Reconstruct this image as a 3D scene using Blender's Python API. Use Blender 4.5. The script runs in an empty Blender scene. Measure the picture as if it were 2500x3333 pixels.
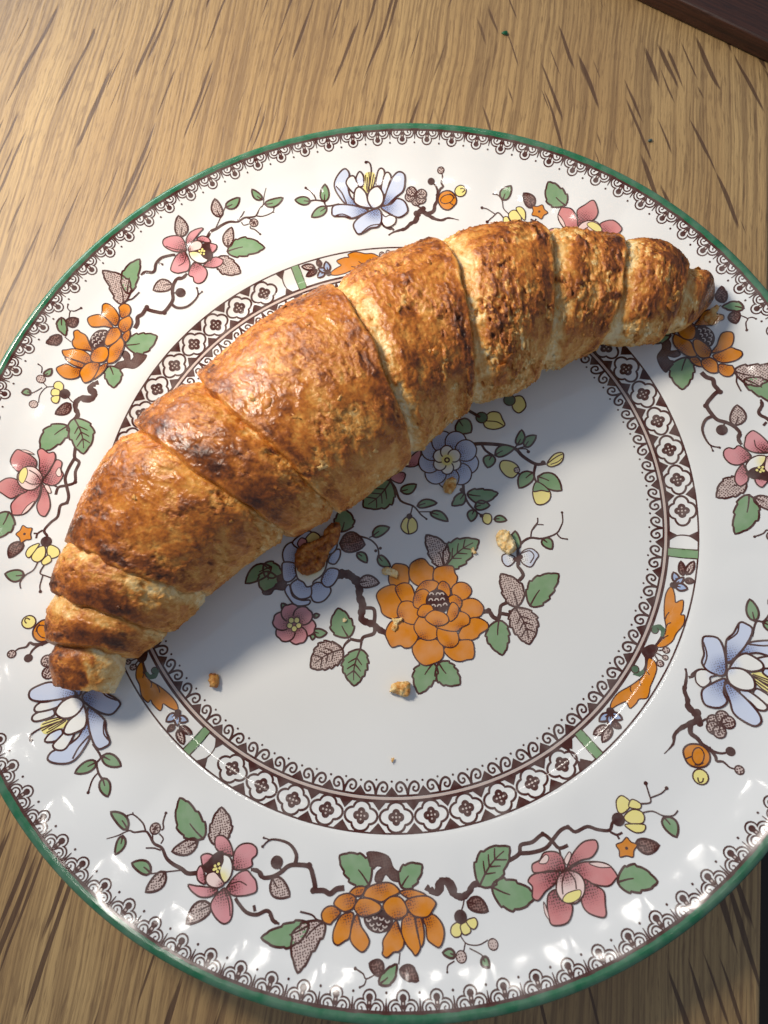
import bpy, math, random
import numpy as np
from mathutils import Matrix, Vector
from mathutils.geometry import delaunay_2d_cdt

# ------------------------------------------------------------------ camera, light, exposure
S = bpy.context.scene
col = S.collection
R = 0.110            # plate radius, metres
Z0 = 0.008           # height of the plate's well above the table top
CAM = (-0.01418, -0.41955, 1.57319)     # camera position in plate radii, above the well
PITCH, ROLL, FPX = 1.30922, -0.23467, 2300.0
cam_d = bpy.data.cameras.new('camera'); cam = bpy.data.objects.new('camera', cam_d); col.objects.link(cam)
fw = Vector((0, math.cos(PITCH), -math.sin(PITCH))); up = Vector((0, math.sin(PITCH), math.cos(PITCH))); rt = Vector((1, 0, 0))
c_, s_ = math.cos(ROLL), math.sin(ROLL)
rx = rt * c_ + up * s_; ry = -rt * s_ + up * c_
m = Matrix((rx, ry, -fw)).transposed().to_4x4()
m.translation = Vector((CAM[0] * R, CAM[1] * R, CAM[2] * R + Z0))
cam.matrix_world = m
cam_d.sensor_fit = 'VERTICAL'; cam_d.sensor_height = 24.0; cam_d.lens = FPX / 3333.0 * 24.0
cam_d.clip_start = 0.01; cam_d.clip_end = 50
cam_d.dof.use_dof = True; cam_d.dof.focus_distance = 0.178; cam_d.dof.aperture_fstop = 14
S.camera = cam
S.view_settings.view_transform = 'Standard'; S.view_settings.look = 'None'; S.view_settings.exposure = 0.0; S.view_settings.gamma = 1.0
S.render.resolution_x, S.render.resolution_y = 768, 1024

w = bpy.data.worlds.new('World'); S.world = w; w.use_nodes = True
w.node_tree.nodes['Background'].inputs[0].default_value = (0.66, 0.78, 1.0, 1)
w.node_tree.nodes['Background'].inputs[1].default_value = 0.30

def area(name, loc, target, power, color, shape, sx, sy=None):
    d = bpy.data.lights.new(name, 'AREA'); d.energy = power; d.color = color; d.shape = shape; d.size = sx
    if sy: d.size_y = sy
    o = bpy.data.objects.new(name, d); col.objects.link(o); o.location = loc
    o.rotation_euler = (Vector(target) - Vector(loc)).to_track_quat('-Z', 'Y').to_euler()
    return o
key = area('warm_lamp', (-0.170, 0.190, 0.284), (0, 0.065, 0), 0.37, (1.0, 0.91, 0.77), 'DISK', 0.08); key.data.spread = math.radians(86)
area('window', (-0.42, 0.74, 0.40), (0, 0, 0), 3.8, (0.86, 0.92, 1.0), 'RECTANGLE', 0.55, 0.30)
for x_, y_ in ((-0.02, 0.368), (0.07, 0.368)):
    area('ceiling_spot', (x_, y_, 1.15), (0, 0, 0), 0.06, (1.0, 0.94, 0.86), 'DISK', 0.020)

# ------------------------------------------------------------------ helpers
rnd = random.Random(7)
def srgb(r, g, b):
    f = lambda v: v / 12.92 if v <= 0.04045 else ((v + 0.055) / 1.055) ** 2.4
    return (f(r / 255), f(g / 255), f(b / 255))
def link(o, parent=None):
    col.objects.link(o)
    if parent: o.parent = parent
    return o
def tag(o, label, cat, group=None):
    o['label'] = label; o['category'] = cat
    if group: o['group'] = group
    return o
def mesh_obj(name, V, F, mat, parent=None, normals=None, smooth=True, cols=None):
    me = bpy.data.meshes.new(name); me.from_pydata([tuple(v) for v in V], [], [tuple(f) for f in F])
    if cols is not None:
        a = me.color_attributes.new('Col', 'FLOAT_COLOR', 'POINT'); a.data.foreach_set('color', np.asarray(cols, dtype=np.float32).ravel())
    me.update()
    if smooth: me.polygons.foreach_set('use_smooth', [True] * len(me.polygons))
    if normals is not None: me.normals_split_custom_set_from_vertices([tuple(n) for n in normals])
    me.materials.append(mat)
    return link(bpy.data.objects.new(name, me), parent)
class N:
    def __init__(s, name):
        s.m = bpy.data.materials.new(name); s.m.use_nodes = True; s.t = s.m.node_tree
        s.b = s.t.nodes['Principled BSDF']
    def n(s, ty, **k):
        o = s.t.nodes.new(ty)
        ins = k.pop('ins', {})
        for a, b in k.items(): setattr(o, a, b)
        for a, b in ins.items():
            if hasattr(b, 'links') or isinstance(b, bpy.types.NodeSocket): s.t.links.new(b, o.inputs[a])
            else: o.inputs[a].default_value = b
        return o
    def l(s, a, b): s.t.links.new(a, b)
    def math(s, op, a, b=0.0, c=None, clamp=False):
        o = s.n('ShaderNodeMath', operation=op, use_clamp=clamp)
        for i, v in enumerate((a, b) + ((c,) if c is not None else ())):
            if isinstance(v, bpy.types.NodeSocket): s.l(v, o.inputs[i])
            else: o.inputs[i].default_value = v
        return o.outputs[0]
    def ramp(s, fac, stops):
        o = s.n('ShaderNodeValToRGB'); s.l(fac, o.inputs[0]); e = o.color_ramp.elements
        while len(e) < len(stops): e.new(0.5)
        for i, (p, c) in enumerate(stops): e[i].position = p; e[i].color = (*c, 1) if len(c) == 3 else c
        return o.outputs[0]
    def mix(s, fac, a, b, mode='MIX'):
        o = s.n('ShaderNodeMix', data_type='RGBA', blend_type=mode)
        for i, v in ((0, fac), (6, a), (7, b)):
            if isinstance(v, bpy.types.NodeSocket): s.l(v, o.inputs[i])
            else: o.inputs[i].default_value = v if i == 0 else (*v, 1)
        return o.outputs[2]
    def mapr(s, v, a, b, c, d):
        o = s.n('ShaderNodeMapRange'); s.l(v, o.inputs[0])
        for i, q in enumerate((a, b, c, d)): o.inputs[1 + i].default_value = q
        return o.outputs[0]

# ------------------------------------------------------------------ materials
def wood_material(name, light, mid, dark, fleck, ang, flecks=True, rough=0.5):
    k = N(name)
    tc = k.n('ShaderNodeTexCoord').outputs['Object']
    mp = k.n('ShaderNodeMapping', ins={'Vector': tc}); mp.inputs['Rotation'].default_value = (0, 0, ang)
    v = mp.outputs[0]
    wob = k.n('ShaderNodeTexNoise', ins={'Vector': v, 'Scale': 14.0, 'Detail': 2.0})
    wv = k.n('ShaderNodeVectorMath', operation='MULTIPLY_ADD', ins={0: wob.outputs['Color'], 1: (0.006, 0.0, 0.0), 2: v}).outputs[0]
    def aniso(sx, sy, detail, rough_=0.55):
        q = k.n('ShaderNodeVectorMath', operation='MULTIPLY', ins={0: wv, 1: (sx, sy, sx)}).outputs[0]
        return k.n('ShaderNodeTexNoise', ins={'Vector': q, 'Scale': 1.0, 'Detail': detail, 'Roughness': rough_}).outputs['Fac']
    broad = aniso(22, 5, 3); streak = aniso(1050, 11, 2, 0.5); pore = aniso(1700, 150, 2, 0.6); ring = aniso(150, 6, 2)
    c = k.mix(k.mapr(broad, 0.3, 0.7, 0, 1), light, mid)
    c = k.mix(k.mapr(ring, 0.42, 0.62, 0, 0.45), c, mid)
    c = k.mix(k.mapr(streak, 0.44, 0.62, 0, 0.66), c, dark)
    c = k.mix(k.mapr(pore, 0.54, 0.68, 0, 0.6), c, dark)
    h = k.math('ADD', k.math('MULTIPLY', streak, -0.5), k.math('MULTIPLY', pore, -0.6))
    if flecks:
        sep = k.n('ShaderNodeSeparateXYZ', ins={0: v})
        side = k.mapr(sep.outputs[0], -0.012, 0.012, 0, 1)
        tot = None
        for i, (rot, sx, sy, thr, seed) in enumerate(((0.13, 560, 17, 0.36, 0.0), (-0.36, 430, 24, 0.30, 3.3), (0.02, 700, 30, 0.24, 7.7))):
            a = k.n('ShaderNodeMapping', ins={'Vector': wv}); a.inputs['Rotation'].default_value = (0, 0, rot); a.inputs['Location'].default_value = (seed, seed, 0)
            q = k.n('ShaderNodeVectorMath', operation='MULTIPLY', ins={0: a.outputs[0], 1: (sx, sy, 0)}).outputs[0]
            ws = k.n('ShaderNodeTexNoise', ins={'Vector': q, 'Scale': 1.7, 'Detail': 1.0})
            q = k.n('ShaderNodeVectorMath', operation='MULTIPLY_ADD', ins={0: ws.outputs['Color'], 1: (0.9, 0.2, 0), 2: q}).outputs[0]
            vo = k.n('ShaderNodeTexVoronoi', voronoi_dimensions='2D', ins={'Vector': q, 'Scale': 1.0, 'Randomness': 1.0})
            sz = k.n('ShaderNodeSeparateXYZ', ins={0: vo.outputs['Color']})
            th = k.math('MULTIPLY', k.mapr(sz.outputs[0], 0.45, 1.0, 0.0, 1.0), thr)
            d = k.math('SUBTRACT', th, vo.outputs['Distance'])
            f = k.mapr(d, -0.01, 0.05, 0, 1)
            if i == 0: f = k.math('MULTIPLY', f, k.math('SUBTRACT', 1.0, side))
            if i == 1: f = k.math('MULTIPLY', f, side)
            if i == 2: f = k.math('MULTIPLY', f, 0.45)
            tot = f if tot is None else k.math('MAXIMUM', tot, f)
        c = k.mix(k.math('MULTIPLY', tot, 0.85), c, fleck)
        h = k.math('ADD', h, k.math('MULTIPLY', tot, -0.35))
    k.l(c, k.b.inputs['Base Color']); k.b.inputs['Roughness'].default_value = rough
    bp = k.n('ShaderNodeBump', ins={'Height': h, 'Strength': 0.35, 'Distance': 0.0006}); k.l(bp.outputs[0], k.b.inputs['Normal'])
    return k.m
GRAIN = math.radians(21.2)
M_OAK = wood_material('oak', srgb(196, 162, 110), srgb(166, 131, 86), srgb(122, 93, 63), srgb(82, 56, 40), GRAIN)
M_DARKWOOD = wood_material('dark_wood', srgb(74, 40, 26), srgb(54, 28, 18), srgb(28, 14, 10), srgb(28, 14, 10), math.radians(-40), False, 0.5)

M_FLOOR = wood_material('floor_wood', srgb(46, 28, 18), srgb(34, 21, 14), srgb(18, 11, 8), srgb(18, 11, 8), 0.3, False, 0.7)

def glaze(name, base=None):
    k = N(name)
    tc = k.n('ShaderNodeTexCoord').outputs['Object']
    if base is None:
        at = k.n('ShaderNodeAttribute', attribute_name='Col')
        vo = k.n('ShaderNodeTexVoronoi', voronoi_dimensions='2D', ins={'Vector': tc, 'Scale': 1900.0, 'Randomness': 0.45})
        rad = k.math('MULTIPLY', at.outputs['Alpha'], 0.52)
        dots = k.mapr(k.math('SUBTRACT', rad, vo.outputs['Distance']), -0.04, 0.06, 0, 1)
        dots = k.math('MULTIPLY', dots, k.math('GREATER_THAN', at.outputs['Alpha'], 0.02))
        nz = k.n('ShaderNodeTexNoise', ins={'Vector': tc, 'Scale': 260.0, 'Detail': 3.0})
        cc = k.mix(dots, at.outputs['Color'], srgb(84, 48, 40))
        cc = k.mix(k.mapr(nz.outputs['Fac'], 0.35, 0.75, 0.0, 0.14), cc, (0.75, 0.73, 0.68))
    else:
        nz = k.n('ShaderNodeTexNoise', ins={'Vector': tc, 'Scale': 35.0, 'Detail': 4.0})
        cc = k.mix(k.mapr(nz.outputs['Fac'], 0.3, 0.7, 0, 1), base, tuple(v * 0.965 for v in base))
    k.l(cc, k.b.inputs['Base Color'])
    n2 = k.n('ShaderNodeTexNoise', ins={'Vector': tc, 'Scale': 90.0, 'Detail': 5.0})
    k.l(k.mapr(n2.outputs['Fac'], 0.3, 0.75, 0.05, 0.10), k.b.inputs['Roughness'])
    k.b.inputs['IOR'].default_value = 1.5
    n3 = k.n('ShaderNodeTexNoise', ins={'Vector': tc, 'Scale': 130.0, 'Detail': 3.0})
    bp = k.n('ShaderNodeBump', ins={'Height': n3.outputs['Fac'], 'Strength': 0.06, 'Distance': 0.0004}); k.l(bp.outputs[0], k.b.inputs['Normal'])
    return k.m
M_CHINA = glaze('china_glaze', srgb(234, 234, 232))
M_PRINT = glaze('printed_glaze')

def pastry(name):
    k = N(name)
    tc = k.n('ShaderNodeTexCoord').outputs['Object']
    at = k.n('ShaderNodeAttribute', attribute_name='Col')
    sp = k.n('ShaderNodeSeparateColor', ins={0: at.outputs['Color']})
    nz = k.n('ShaderNodeTexNoise', ins={'Vector': tc, 'Scale': 420.0, 'Detail': 5.0, 'Roughness': 0.65})
    n2 = k.n('ShaderNodeTexNoise', ins={'Vector': tc, 'Scale': 1500.0, 'Detail': 3.0})
    f = k.math('ADD', sp.outputs[0], k.math('MULTIPLY', k.math('SUBTRACT', nz.outputs['Fac'], 0.5), 0.55))
    f = k.math('ADD', f, k.math('MULTIPLY', k.math('SUBTRACT', n2.outputs['Fac'], 0.5), 0.30))
    c = k.ramp(f, ((0.0, srgb(242, 222, 176)), (0.2, srgb(232, 194, 128)), (0.42, srgb(214, 150, 70)), (0.62, srgb(184, 108, 38)), (0.8, srgb(136, 72, 24)), (1.0, srgb(74, 36, 15))))
    k.l(c, k.b.inputs['Base Color'])
    rg = k.math('ADD', k.mapr(sp.outputs[1], 0, 0.9, 0.62, 0.24), k.math('MULTIPLY', k.math('SUBTRACT', n2.outputs['Fac'], 0.5), 0.3))
    k.l(rg, k.b.inputs['Roughness'])
    k.b.inputs['Subsurface Weight'].default_value = 0.06; k.b.inputs['Subsurface Radius'].default_value = (0.002, 0.001, 0.0005); k.b.inputs['Subsurface Scale'].default_value = 1.0
    hh = k.math('ADD', nz.outputs['Fac'], k.math('MULTIPLY', n2.outputs['Fac'], 0.5))
    bs = k.mapr(sp.outputs[1], 0, 0.9, 0.85, 0.32)
    bp = k.n('ShaderNodeBump', ins={'Height': hh, 'Strength': bs, 'Distance': 0.0008}); k.l(bp.outputs[0], k.b.inputs['Normal'])
    return k.m
M_PASTRY = pastry('baked_pastry')
def plain(name, c, rough=0.6):
    k = N(name); nz = k.n('ShaderNodeTexNoise', ins={'Vector': k.n('ShaderNodeTexCoord').outputs['Object'], 'Scale': 600.0})
    k.l(k.mix(k.mapr(nz.outputs['Fac'], 0.3, 0.7, 0, 1), c, tuple(v * 0.6 for v in c)), k.b.inputs['Base Color']); k.b.inputs['Roughness'].default_value = rough
    return k.m

# ------------------------------------------------------------------ the setting: table, floor
def slab(name, corners, z0, z1, mat, bev, parent=None):
    import bmesh
    bm = bmesh.new()
    lo = [bm.verts.new((x, y, z0)) for x, y in corners]; hi = [bm.verts.new((x, y, z1)) for x, y in corners]
    n = len(corners); bm.faces.new(lo[::-1]); bm.faces.new(hi)
    for i in range(n): bm.faces.new((lo[i], lo[(i + 1) % n], hi[(i + 1) % n], hi[i]))
    bmesh.ops.bevel(bm, geom=[e for e in bm.edges], offset=bev, segments=4, affect='EDGES', profile=0.5)
    me = bpy.data.meshes.new(name); bm.to_mesh(me); bm.free(); me.materials.append(mat)
    me.polygons.foreach_set('use_smooth', [True] * len(me.polygons))
    o = link(bpy.data.objects.new(name, me), parent)
    return o
ed = Vector((0.361, 0.9326)); en = Vector((0.9326, -0.361)); e0 = en * 0.0955
P = lambda a, b: tuple(e0 + ed * a + en * b)
tbl = slab('table', [P(-0.45, -0.75), P(-0.45, 0), P(0.75, 0), P(0.75, -0.75)], -0.028, 0.0, M_OAK, 0.0016)
tag(tbl, 'pale oak tabletop with dark ray flecks under the plate', 'table')
flo = slab('floor', [(-3, -3), (3, -3), (3, 3), (-3, 3)], -0.80, -0.76, M_FLOOR, 0.002); flo['kind'] = 'structure'
bd = Vector((0.652, -0.758)); bn = Vector((0.758, 0.652)); b0 = Vector((0.1134, 0.1473))
Q = lambda a, b: tuple(b0 + bd * a + bn * b)
brd = slab('wooden_board', [Q(-0.10, 0), Q(0.16, 0), Q(0.16, 0.16), Q(-0.10, 0.16)], 0.0002, 0.0066, M_DARKWOOD, 0.0008)
tag(brd, 'dark reddish brown wooden board lying across the corner of the table', 'board')

# ------------------------------------------------------------------ plate surface
PR = np.array([(0, 0), (.608, 0), (.638, .0020), (.658, .0065), (.673, .0120), (.688, .0176), (.708, .0220), (.728, .0248), (.80, .0345), (.84, .0410), (.87, .0480), (.905, .0580), (.93, .0672), (.96, .0787), (1.0, .0955), (1.25, .20)])
_r = np.linspace(0, 1.25, 5001); _z = np.interp(_r, PR[:, 0], PR[:, 1])
_kern = np.exp(-0.5 * (np.arange(-140, 141) / 38.0) ** 2); _kern /= _kern.sum()
_z = np.convolve(np.r_[np.zeros(140), _z, _z[-1] + (np.arange(1, 141)) * (_z[-1] - _z[-2])], _kern, 'valid')
NFL = 36
def zsurf(x, y):
    """height of the plate's upper face over the table (metres) at x, y (metres)"""
    r = np.hypot(x, y) / R; th = np.arctan2(y, x)
    z = np.interp(r, _r, _z)
    a = np.clip((r - 0.70) / 0.08, 0, 1); b = np.clip((0.985 - r) / 0.06, 0, 1)
    env = a * a * (3 - 2 * a) * b * b * (3 - 2 * b)
    fl = np.abs(np.sin(NFL * 0.5 * th + 0.4))
    return Z0 + R * (z + env * 0.0022 * (np.sqrt(fl * fl + 0.04) - 0.5))
def nsurf(x, y):
    e = 1e-4
    dx = (zsurf(x + e, y) - zsurf(x - e, y)) / (2 * e); dy = (zsurf(x, y + e) - zsurf(x, y - e)) / (2 * e)
    n = np.stack([-dx, -dy, np.ones_like(dx)], -1)
    return n / np.linalg.norm(n, axis=-1, keepdims=True)

plate = bpy.data.objects.new('plate', None); link(plate); plate.empty_display_size = 0.02
tag(plate, 'round white china plate with green edge, brown borders and painted flowers', 'plate')
def build_plate():
    NA = 720
    th = np.linspace(0, 2 * np.pi, NA, endpoint=False)
    rr = np.r_[np.linspace(0.002, 0.56, 30), np.linspace(0.565, 0.986, 190)] * R
    V = []; F = []
    def ring(x, y, z): V.append(np.stack([x, y, z], -1))
    for r in rr:
        x, y = r * np.cos(th), r * np.sin(th); ring(x, y, zsurf(x, y))
    # rounded lip and the underside with a foot ring
    ze = zsurf(0.986 * R * np.cos(th), 0.986 * R * np.sin(th))
    for a in np.linspace(0.25, 1.0, 7):
        q = math.pi * a; rr_ = 0.986 * R + 0.0016 * math.sin(q) * 0.9; zz = ze - 0.0013 * (1 - math.cos(q)); ring(rr_ * np.cos(th), rr_ * np.sin(th), zz)
    for r in np.linspace(0.98, 0.66, 40):
        x, y = r * R * np.cos(th), r * R * np.sin(th); ring(x, y, zsurf(x, y) - 0.0030 - 0.0012 * (0.98 - r) / 0.3)
    for r, z in ((0.64, 0.0035), (0.62, 0.0012), (0.61, 0.0003), (0.595, 0.0003), (0.585, 0.0012), (0.575, 0.0030), (0.3, 0.0032), (0.002, 0.0032)):
        ring(r * R * np.cos(th), r * R * np.sin(th), np.full(NA, z))
    nr = len(V); V = np.concatenate(V)
    i = np.arange(NA); j = (i + 1) % NA
    for k in range(nr - 1): F.append(np.stack([k * NA + i, k * NA + j, (k + 1) * NA + j, (k + 1) * NA + i], -1)[:, ::-1])
    F = [tuple(f) for f in np.concatenate(F).tolist()]
    F.append(tuple(range(NA))); F.append(tuple(reversed(range((nr - 1) * NA, nr * NA))))
    mesh_obj('dish', V, F, M_CHINA, plate)
build_plate()

# ------------------------------------------------------------------ printed decoration: thin draped layers
COL = dict(brown=srgb(76, 38, 30), dbrown=srgb(70, 36, 30), bark=srgb(96, 62, 52), green=srgb(126, 158, 116), dgreen=srgb(84, 110, 84), bleaf=srgb(205, 184, 176), dleaf=srgb(140, 104, 94),
           pink=srgb(218, 148, 152), dpink=srgb(160, 84, 90), palepink=srgb(240, 212, 204), rose=srgb(212, 136, 134), white=srgb(240, 238, 232), yellow=srgb(240, 226, 140), orange=srgb(216, 132, 18),
           dorange=srgb(180, 98, 16), blue=srgb(206, 214, 234), dblue=srgb(116, 136, 184), maroon=srgb(150, 88, 88), scale=srgb(200, 184, 176), bud=srgb(160, 178, 212), ring=srgb(206, 186, 176), rim=srgb(38, 104, 70))
STIP = dict(bleaf=0.62, dleaf=0.85, bark=0.8)
STEP = 5e-6; BASE = 2.0e-5
def cr(pts, closed, n=5):
    P_ = np.asarray(pts, float)
    if len(P_) < 3: return P_
    out = []
    m_ = len(P_)
    g = (lambda i: P_[i % m_]) if closed else (lambda i: P_[min(max(i, 0), m_ - 1)])
    for i in range(m_ if closed else m_ - 1):
        a, b, c, d = g(i - 1), g(i), g(i + 1), g(i + 2)
        for t in np.arange(n) / n:
            out.append(0.5 * (2 * b + (c - a) * t + (2 * a - 5 * b + 4 * c - d) * t * t + (3 * b - a - 3 * c + d) * t ** 3))
    if not closed: out.append(P_[-1])
    return np.array(out)
class Decal:
    def __init__(s): s.V = []; s.F = []; s.C = []; s.k = 0; s.n = 0
    def add(s, xy, faces, cols):
        xy = np.asarray(xy, float)
        z = zsurf(xy[:, 0], xy[:, 1]) + BASE + STEP * s.k
        s.V.append(np.c_[xy, z]); s.F += [tuple(int(i) + s.n for i in f) for f in faces]; s.C.append(np.asarray(cols, float)); s.n += len(xy)
    def fill(s, poly, c, grad=None, stip=None):
        poly = np.asarray(poly, float); mm = poly * 1000
        lo, hi = mm.min(0), mm.max(0); g = 0.7
        gx, gy = np.meshgrid(np.arange(lo[0] + g / 2, hi[0], g), np.arange(lo[1] + g / 2, hi[1], g)); pts = np.c_[gx.ravel(), gy.ravel()]
        if len(pts):
            ins = np.zeros(len(pts), bool); a = mm; b = np.roll(mm, -1, 0); near = np.full(len(pts), 9e9)
            for (x1, y1), (x2, y2) in zip(a, b):
                cond = (y1 > pts[:, 1]) != (y2 > pts[:, 1])
                ins ^= cond & (pts[:, 0] < (x2 - x1) * (pts[:, 1] - y1) / ((y2 - y1) or 1e-9) + x1)
                near = np.minimum(near, np.hypot(pts[:, 0] - x1, pts[:, 1] - y1))
            pts = pts[ins & (near > 0.15)]
        allv = [Vector(q) for q in mm] + [Vector(q) for q in pts]
        nb = len(mm)
        try: res = delaunay_2d_cdt(allv, [(i, (i + 1) % nb) for i in range(nb)], [], 1, 1e-5)
        except Exception: return
        v = np.array([tuple(q) for q in res[0]]); f = [q for q in res[2] if len(q) == 3]
        if not f: return
        v = v / 1000
        cc = np.tile(np.r_[COL[c], STIP.get(c, 0.0) if stip is None else stip], (len(v), 1))
        if grad:
            gx_, gy_, gr_, gc, gs = grad
            d = np.clip(1 - np.hypot(v[:, 0] - gx_, v[:, 1] - gy_) / gr_, 0, 1); d = d * d * (3 - 2 * d)
            cc[:, :3] = cc[:, :3] * (1 - d[:, None]) + np.array(COL[gc]) * d[:, None]; cc[:, 3] = np.maximum(cc[:, 3], gs * d * 1.2)
        area2 = lambda q: (v[q[1]] - v[q[0]])[0] * (v[q[2]] - v[q[0]])[1] - (v[q[1]] - v[q[0]])[1] * (v[q[2]] - v[q[0]])[0]
        s.add(v, [q if area2(q) > 0 else q[::-1] for q in f], cc); s.k += 1
    def stroke(s, pts, wd, closed=False, c='brown', n=4, smooth=True):
        q = cr(pts, closed, n) if smooth else np.asarray(pts, float)
        # resample long steps so that the ribbon follows the curved plate
        out = []
        m_ = len(q)
        for i in range(m_ if closed else m_ - 1):
            a, b = q[i], q[(i + 1) % m_]; k_ = max(1, int(math.ceil(np.hypot(*(b - a)) / 0.0007)))
            for t in range(k_): out.append(a + (b - a) * t / k_)
        if not closed: out.append(q[-1])
        q = np.array(out); m_ = len(q)
        if m_ < 2: return
        if closed: t = np.roll(q, -1, 0) - np.roll(q, 1, 0)
        else: t = np.gradient(q, axis=0)
        t /= np.linalg.norm(t, axis=1, keepdims=True) + 1e-12
        nn = np.c_[-t[:, 1], t[:, 0]]
        ww = np.linspace(wd[0], wd[1], m_)[:, None] * 0.5 if not np.isscalar(wd) else np.full((m_, 1), wd * 0.5)
        if ww.max() > 0.0006:                      # knobbly bark on the thicker branches
            s_ = np.arange(m_) * 0.7; kn = 1 + 0.16 * np.sin(s_ * 1.3 + m_) * np.sin(s_ * 0.47 + 1) + 0.10 * np.sin(s_ * 2.9)
            ww = ww * kn[:, None]
        v = np.r_[q + nn * ww, q - nn * ww]
        f = []
        for i in range(m_ if closed else m_ - 1):
            j = (i + 1) % m_; f.append((i, i + m_, j + m_, j))
        s.add(v, f, np.tile(np.r_[COL[c], 0.0], (len(v), 1))); s.k += 1
    def disc(s, x, y, r, c, ow=0, stip=None):
        a = np.linspace(0, 2 * np.pi, 16, endpoint=False); q = np.c_[x + r * np.cos(a), y + r * np.sin(a)]
        cc = np.tile(np.r_[COL[c], STIP.get(c, 0) if stip is None else stip], (17, 1))
        s.add(np.r_[[[x, y]], q], [(0, 1 + i, 1 + (i + 1) % 16) for i in range(16)], cc); s.k += 1
        if ow: s.stroke(q, ow, True, smooth=False)
    def leaf(s, b, t, wd, c, serr, cv):
        b, t = np.asarray(b, float), np.asarray(t, float); d = t - b; Ln = np.hypot(*d); d /= Ln; n_ = np.array([-d[1], d[0]])
        sg = 1 if (int(abs(b[0]) * 1e6) % 2) else -1
        mid = lambda u: b + d * Ln * u + n_ * (sg * cv * Ln * math.sin(math.pi * u))
        K = 8 + 5 * serr
        def side(sn):
            o = []
            for i in range(1, K):
                u = i / K; h = math.sin(math.pi * u ** 0.80) ** 0.72 * 0.5
                if serr:
                    ph = u * (serr + 0.6) % 1.0; h *= 0.88 + 0.17 * ph
                o.append(mid(u) + n_ * sn * wd * h)
            return o
        poly = [b] + side(1) + [t] + side(-1)[::-1]
        s.fill(poly, c); s.stroke(poly, OW, True, smooth=False)
        vein = [mid(u) for u in np.linspace(0.0, 0.86, 7)]
        big = wd > 0.0062
        s.stroke(vein if big else vein[:4], (OW * 0.95, OW * 0.5))
        if big and c != 'bud':
            for u in (0.25, 0.42, 0.6):
                for sn in (1, -1): s.stroke([mid(u), mid(u + 0.1) + n_ * sn * wd * 0.16, mid(u + 0.17) + n_ * sn * wd * 0.26], (OW * 0.8, OW * 0.5))
    def build(s, name, mat=None, dz=0.0):
        V = np.concatenate(s.V); C = np.concatenate(s.C)
        V = V.copy(); V[:, 2] += dz
        return mesh_obj(name, V, s.F, mat or M_PRINT, plate, normals=nsurf(V[:, 0], V[:, 1]), cols=C)
OW = 0.00050
U = R / 1e4
def motif(o, z):
    d = Decal(); d.k = z
    pr = o['p']
    for e in pr:
        q = np.array(e['p'], float).reshape(-1, 2) * U
        if e['k'] == 'F':
            poly = cr(q, True, 4); g = e.get('gr')
            d.fill(poly, e['c'], (g[0] * U, g[1] * U, g[2] * U, g[3], g[4]) if g else None)
            if e['w']: d.stroke(poly, e['w'] * U * 1.1, True, smooth=False)
        elif e['k'] == 'L': d.stroke(q, (e['w'][0] * U * 1.2, e['w'][1] * U * 1.2), c=e['c'])
        elif e['k'] == 'D': d.disc(q[0][0], q[0][1], e['r'] * U, e['c'], e['w'] * U, e['st'])
        elif e['k'] == 'V': d.leaf(q[0], q[1], e['w'] * U, e['c'], e['s'], e['cv'])
    return d
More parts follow.
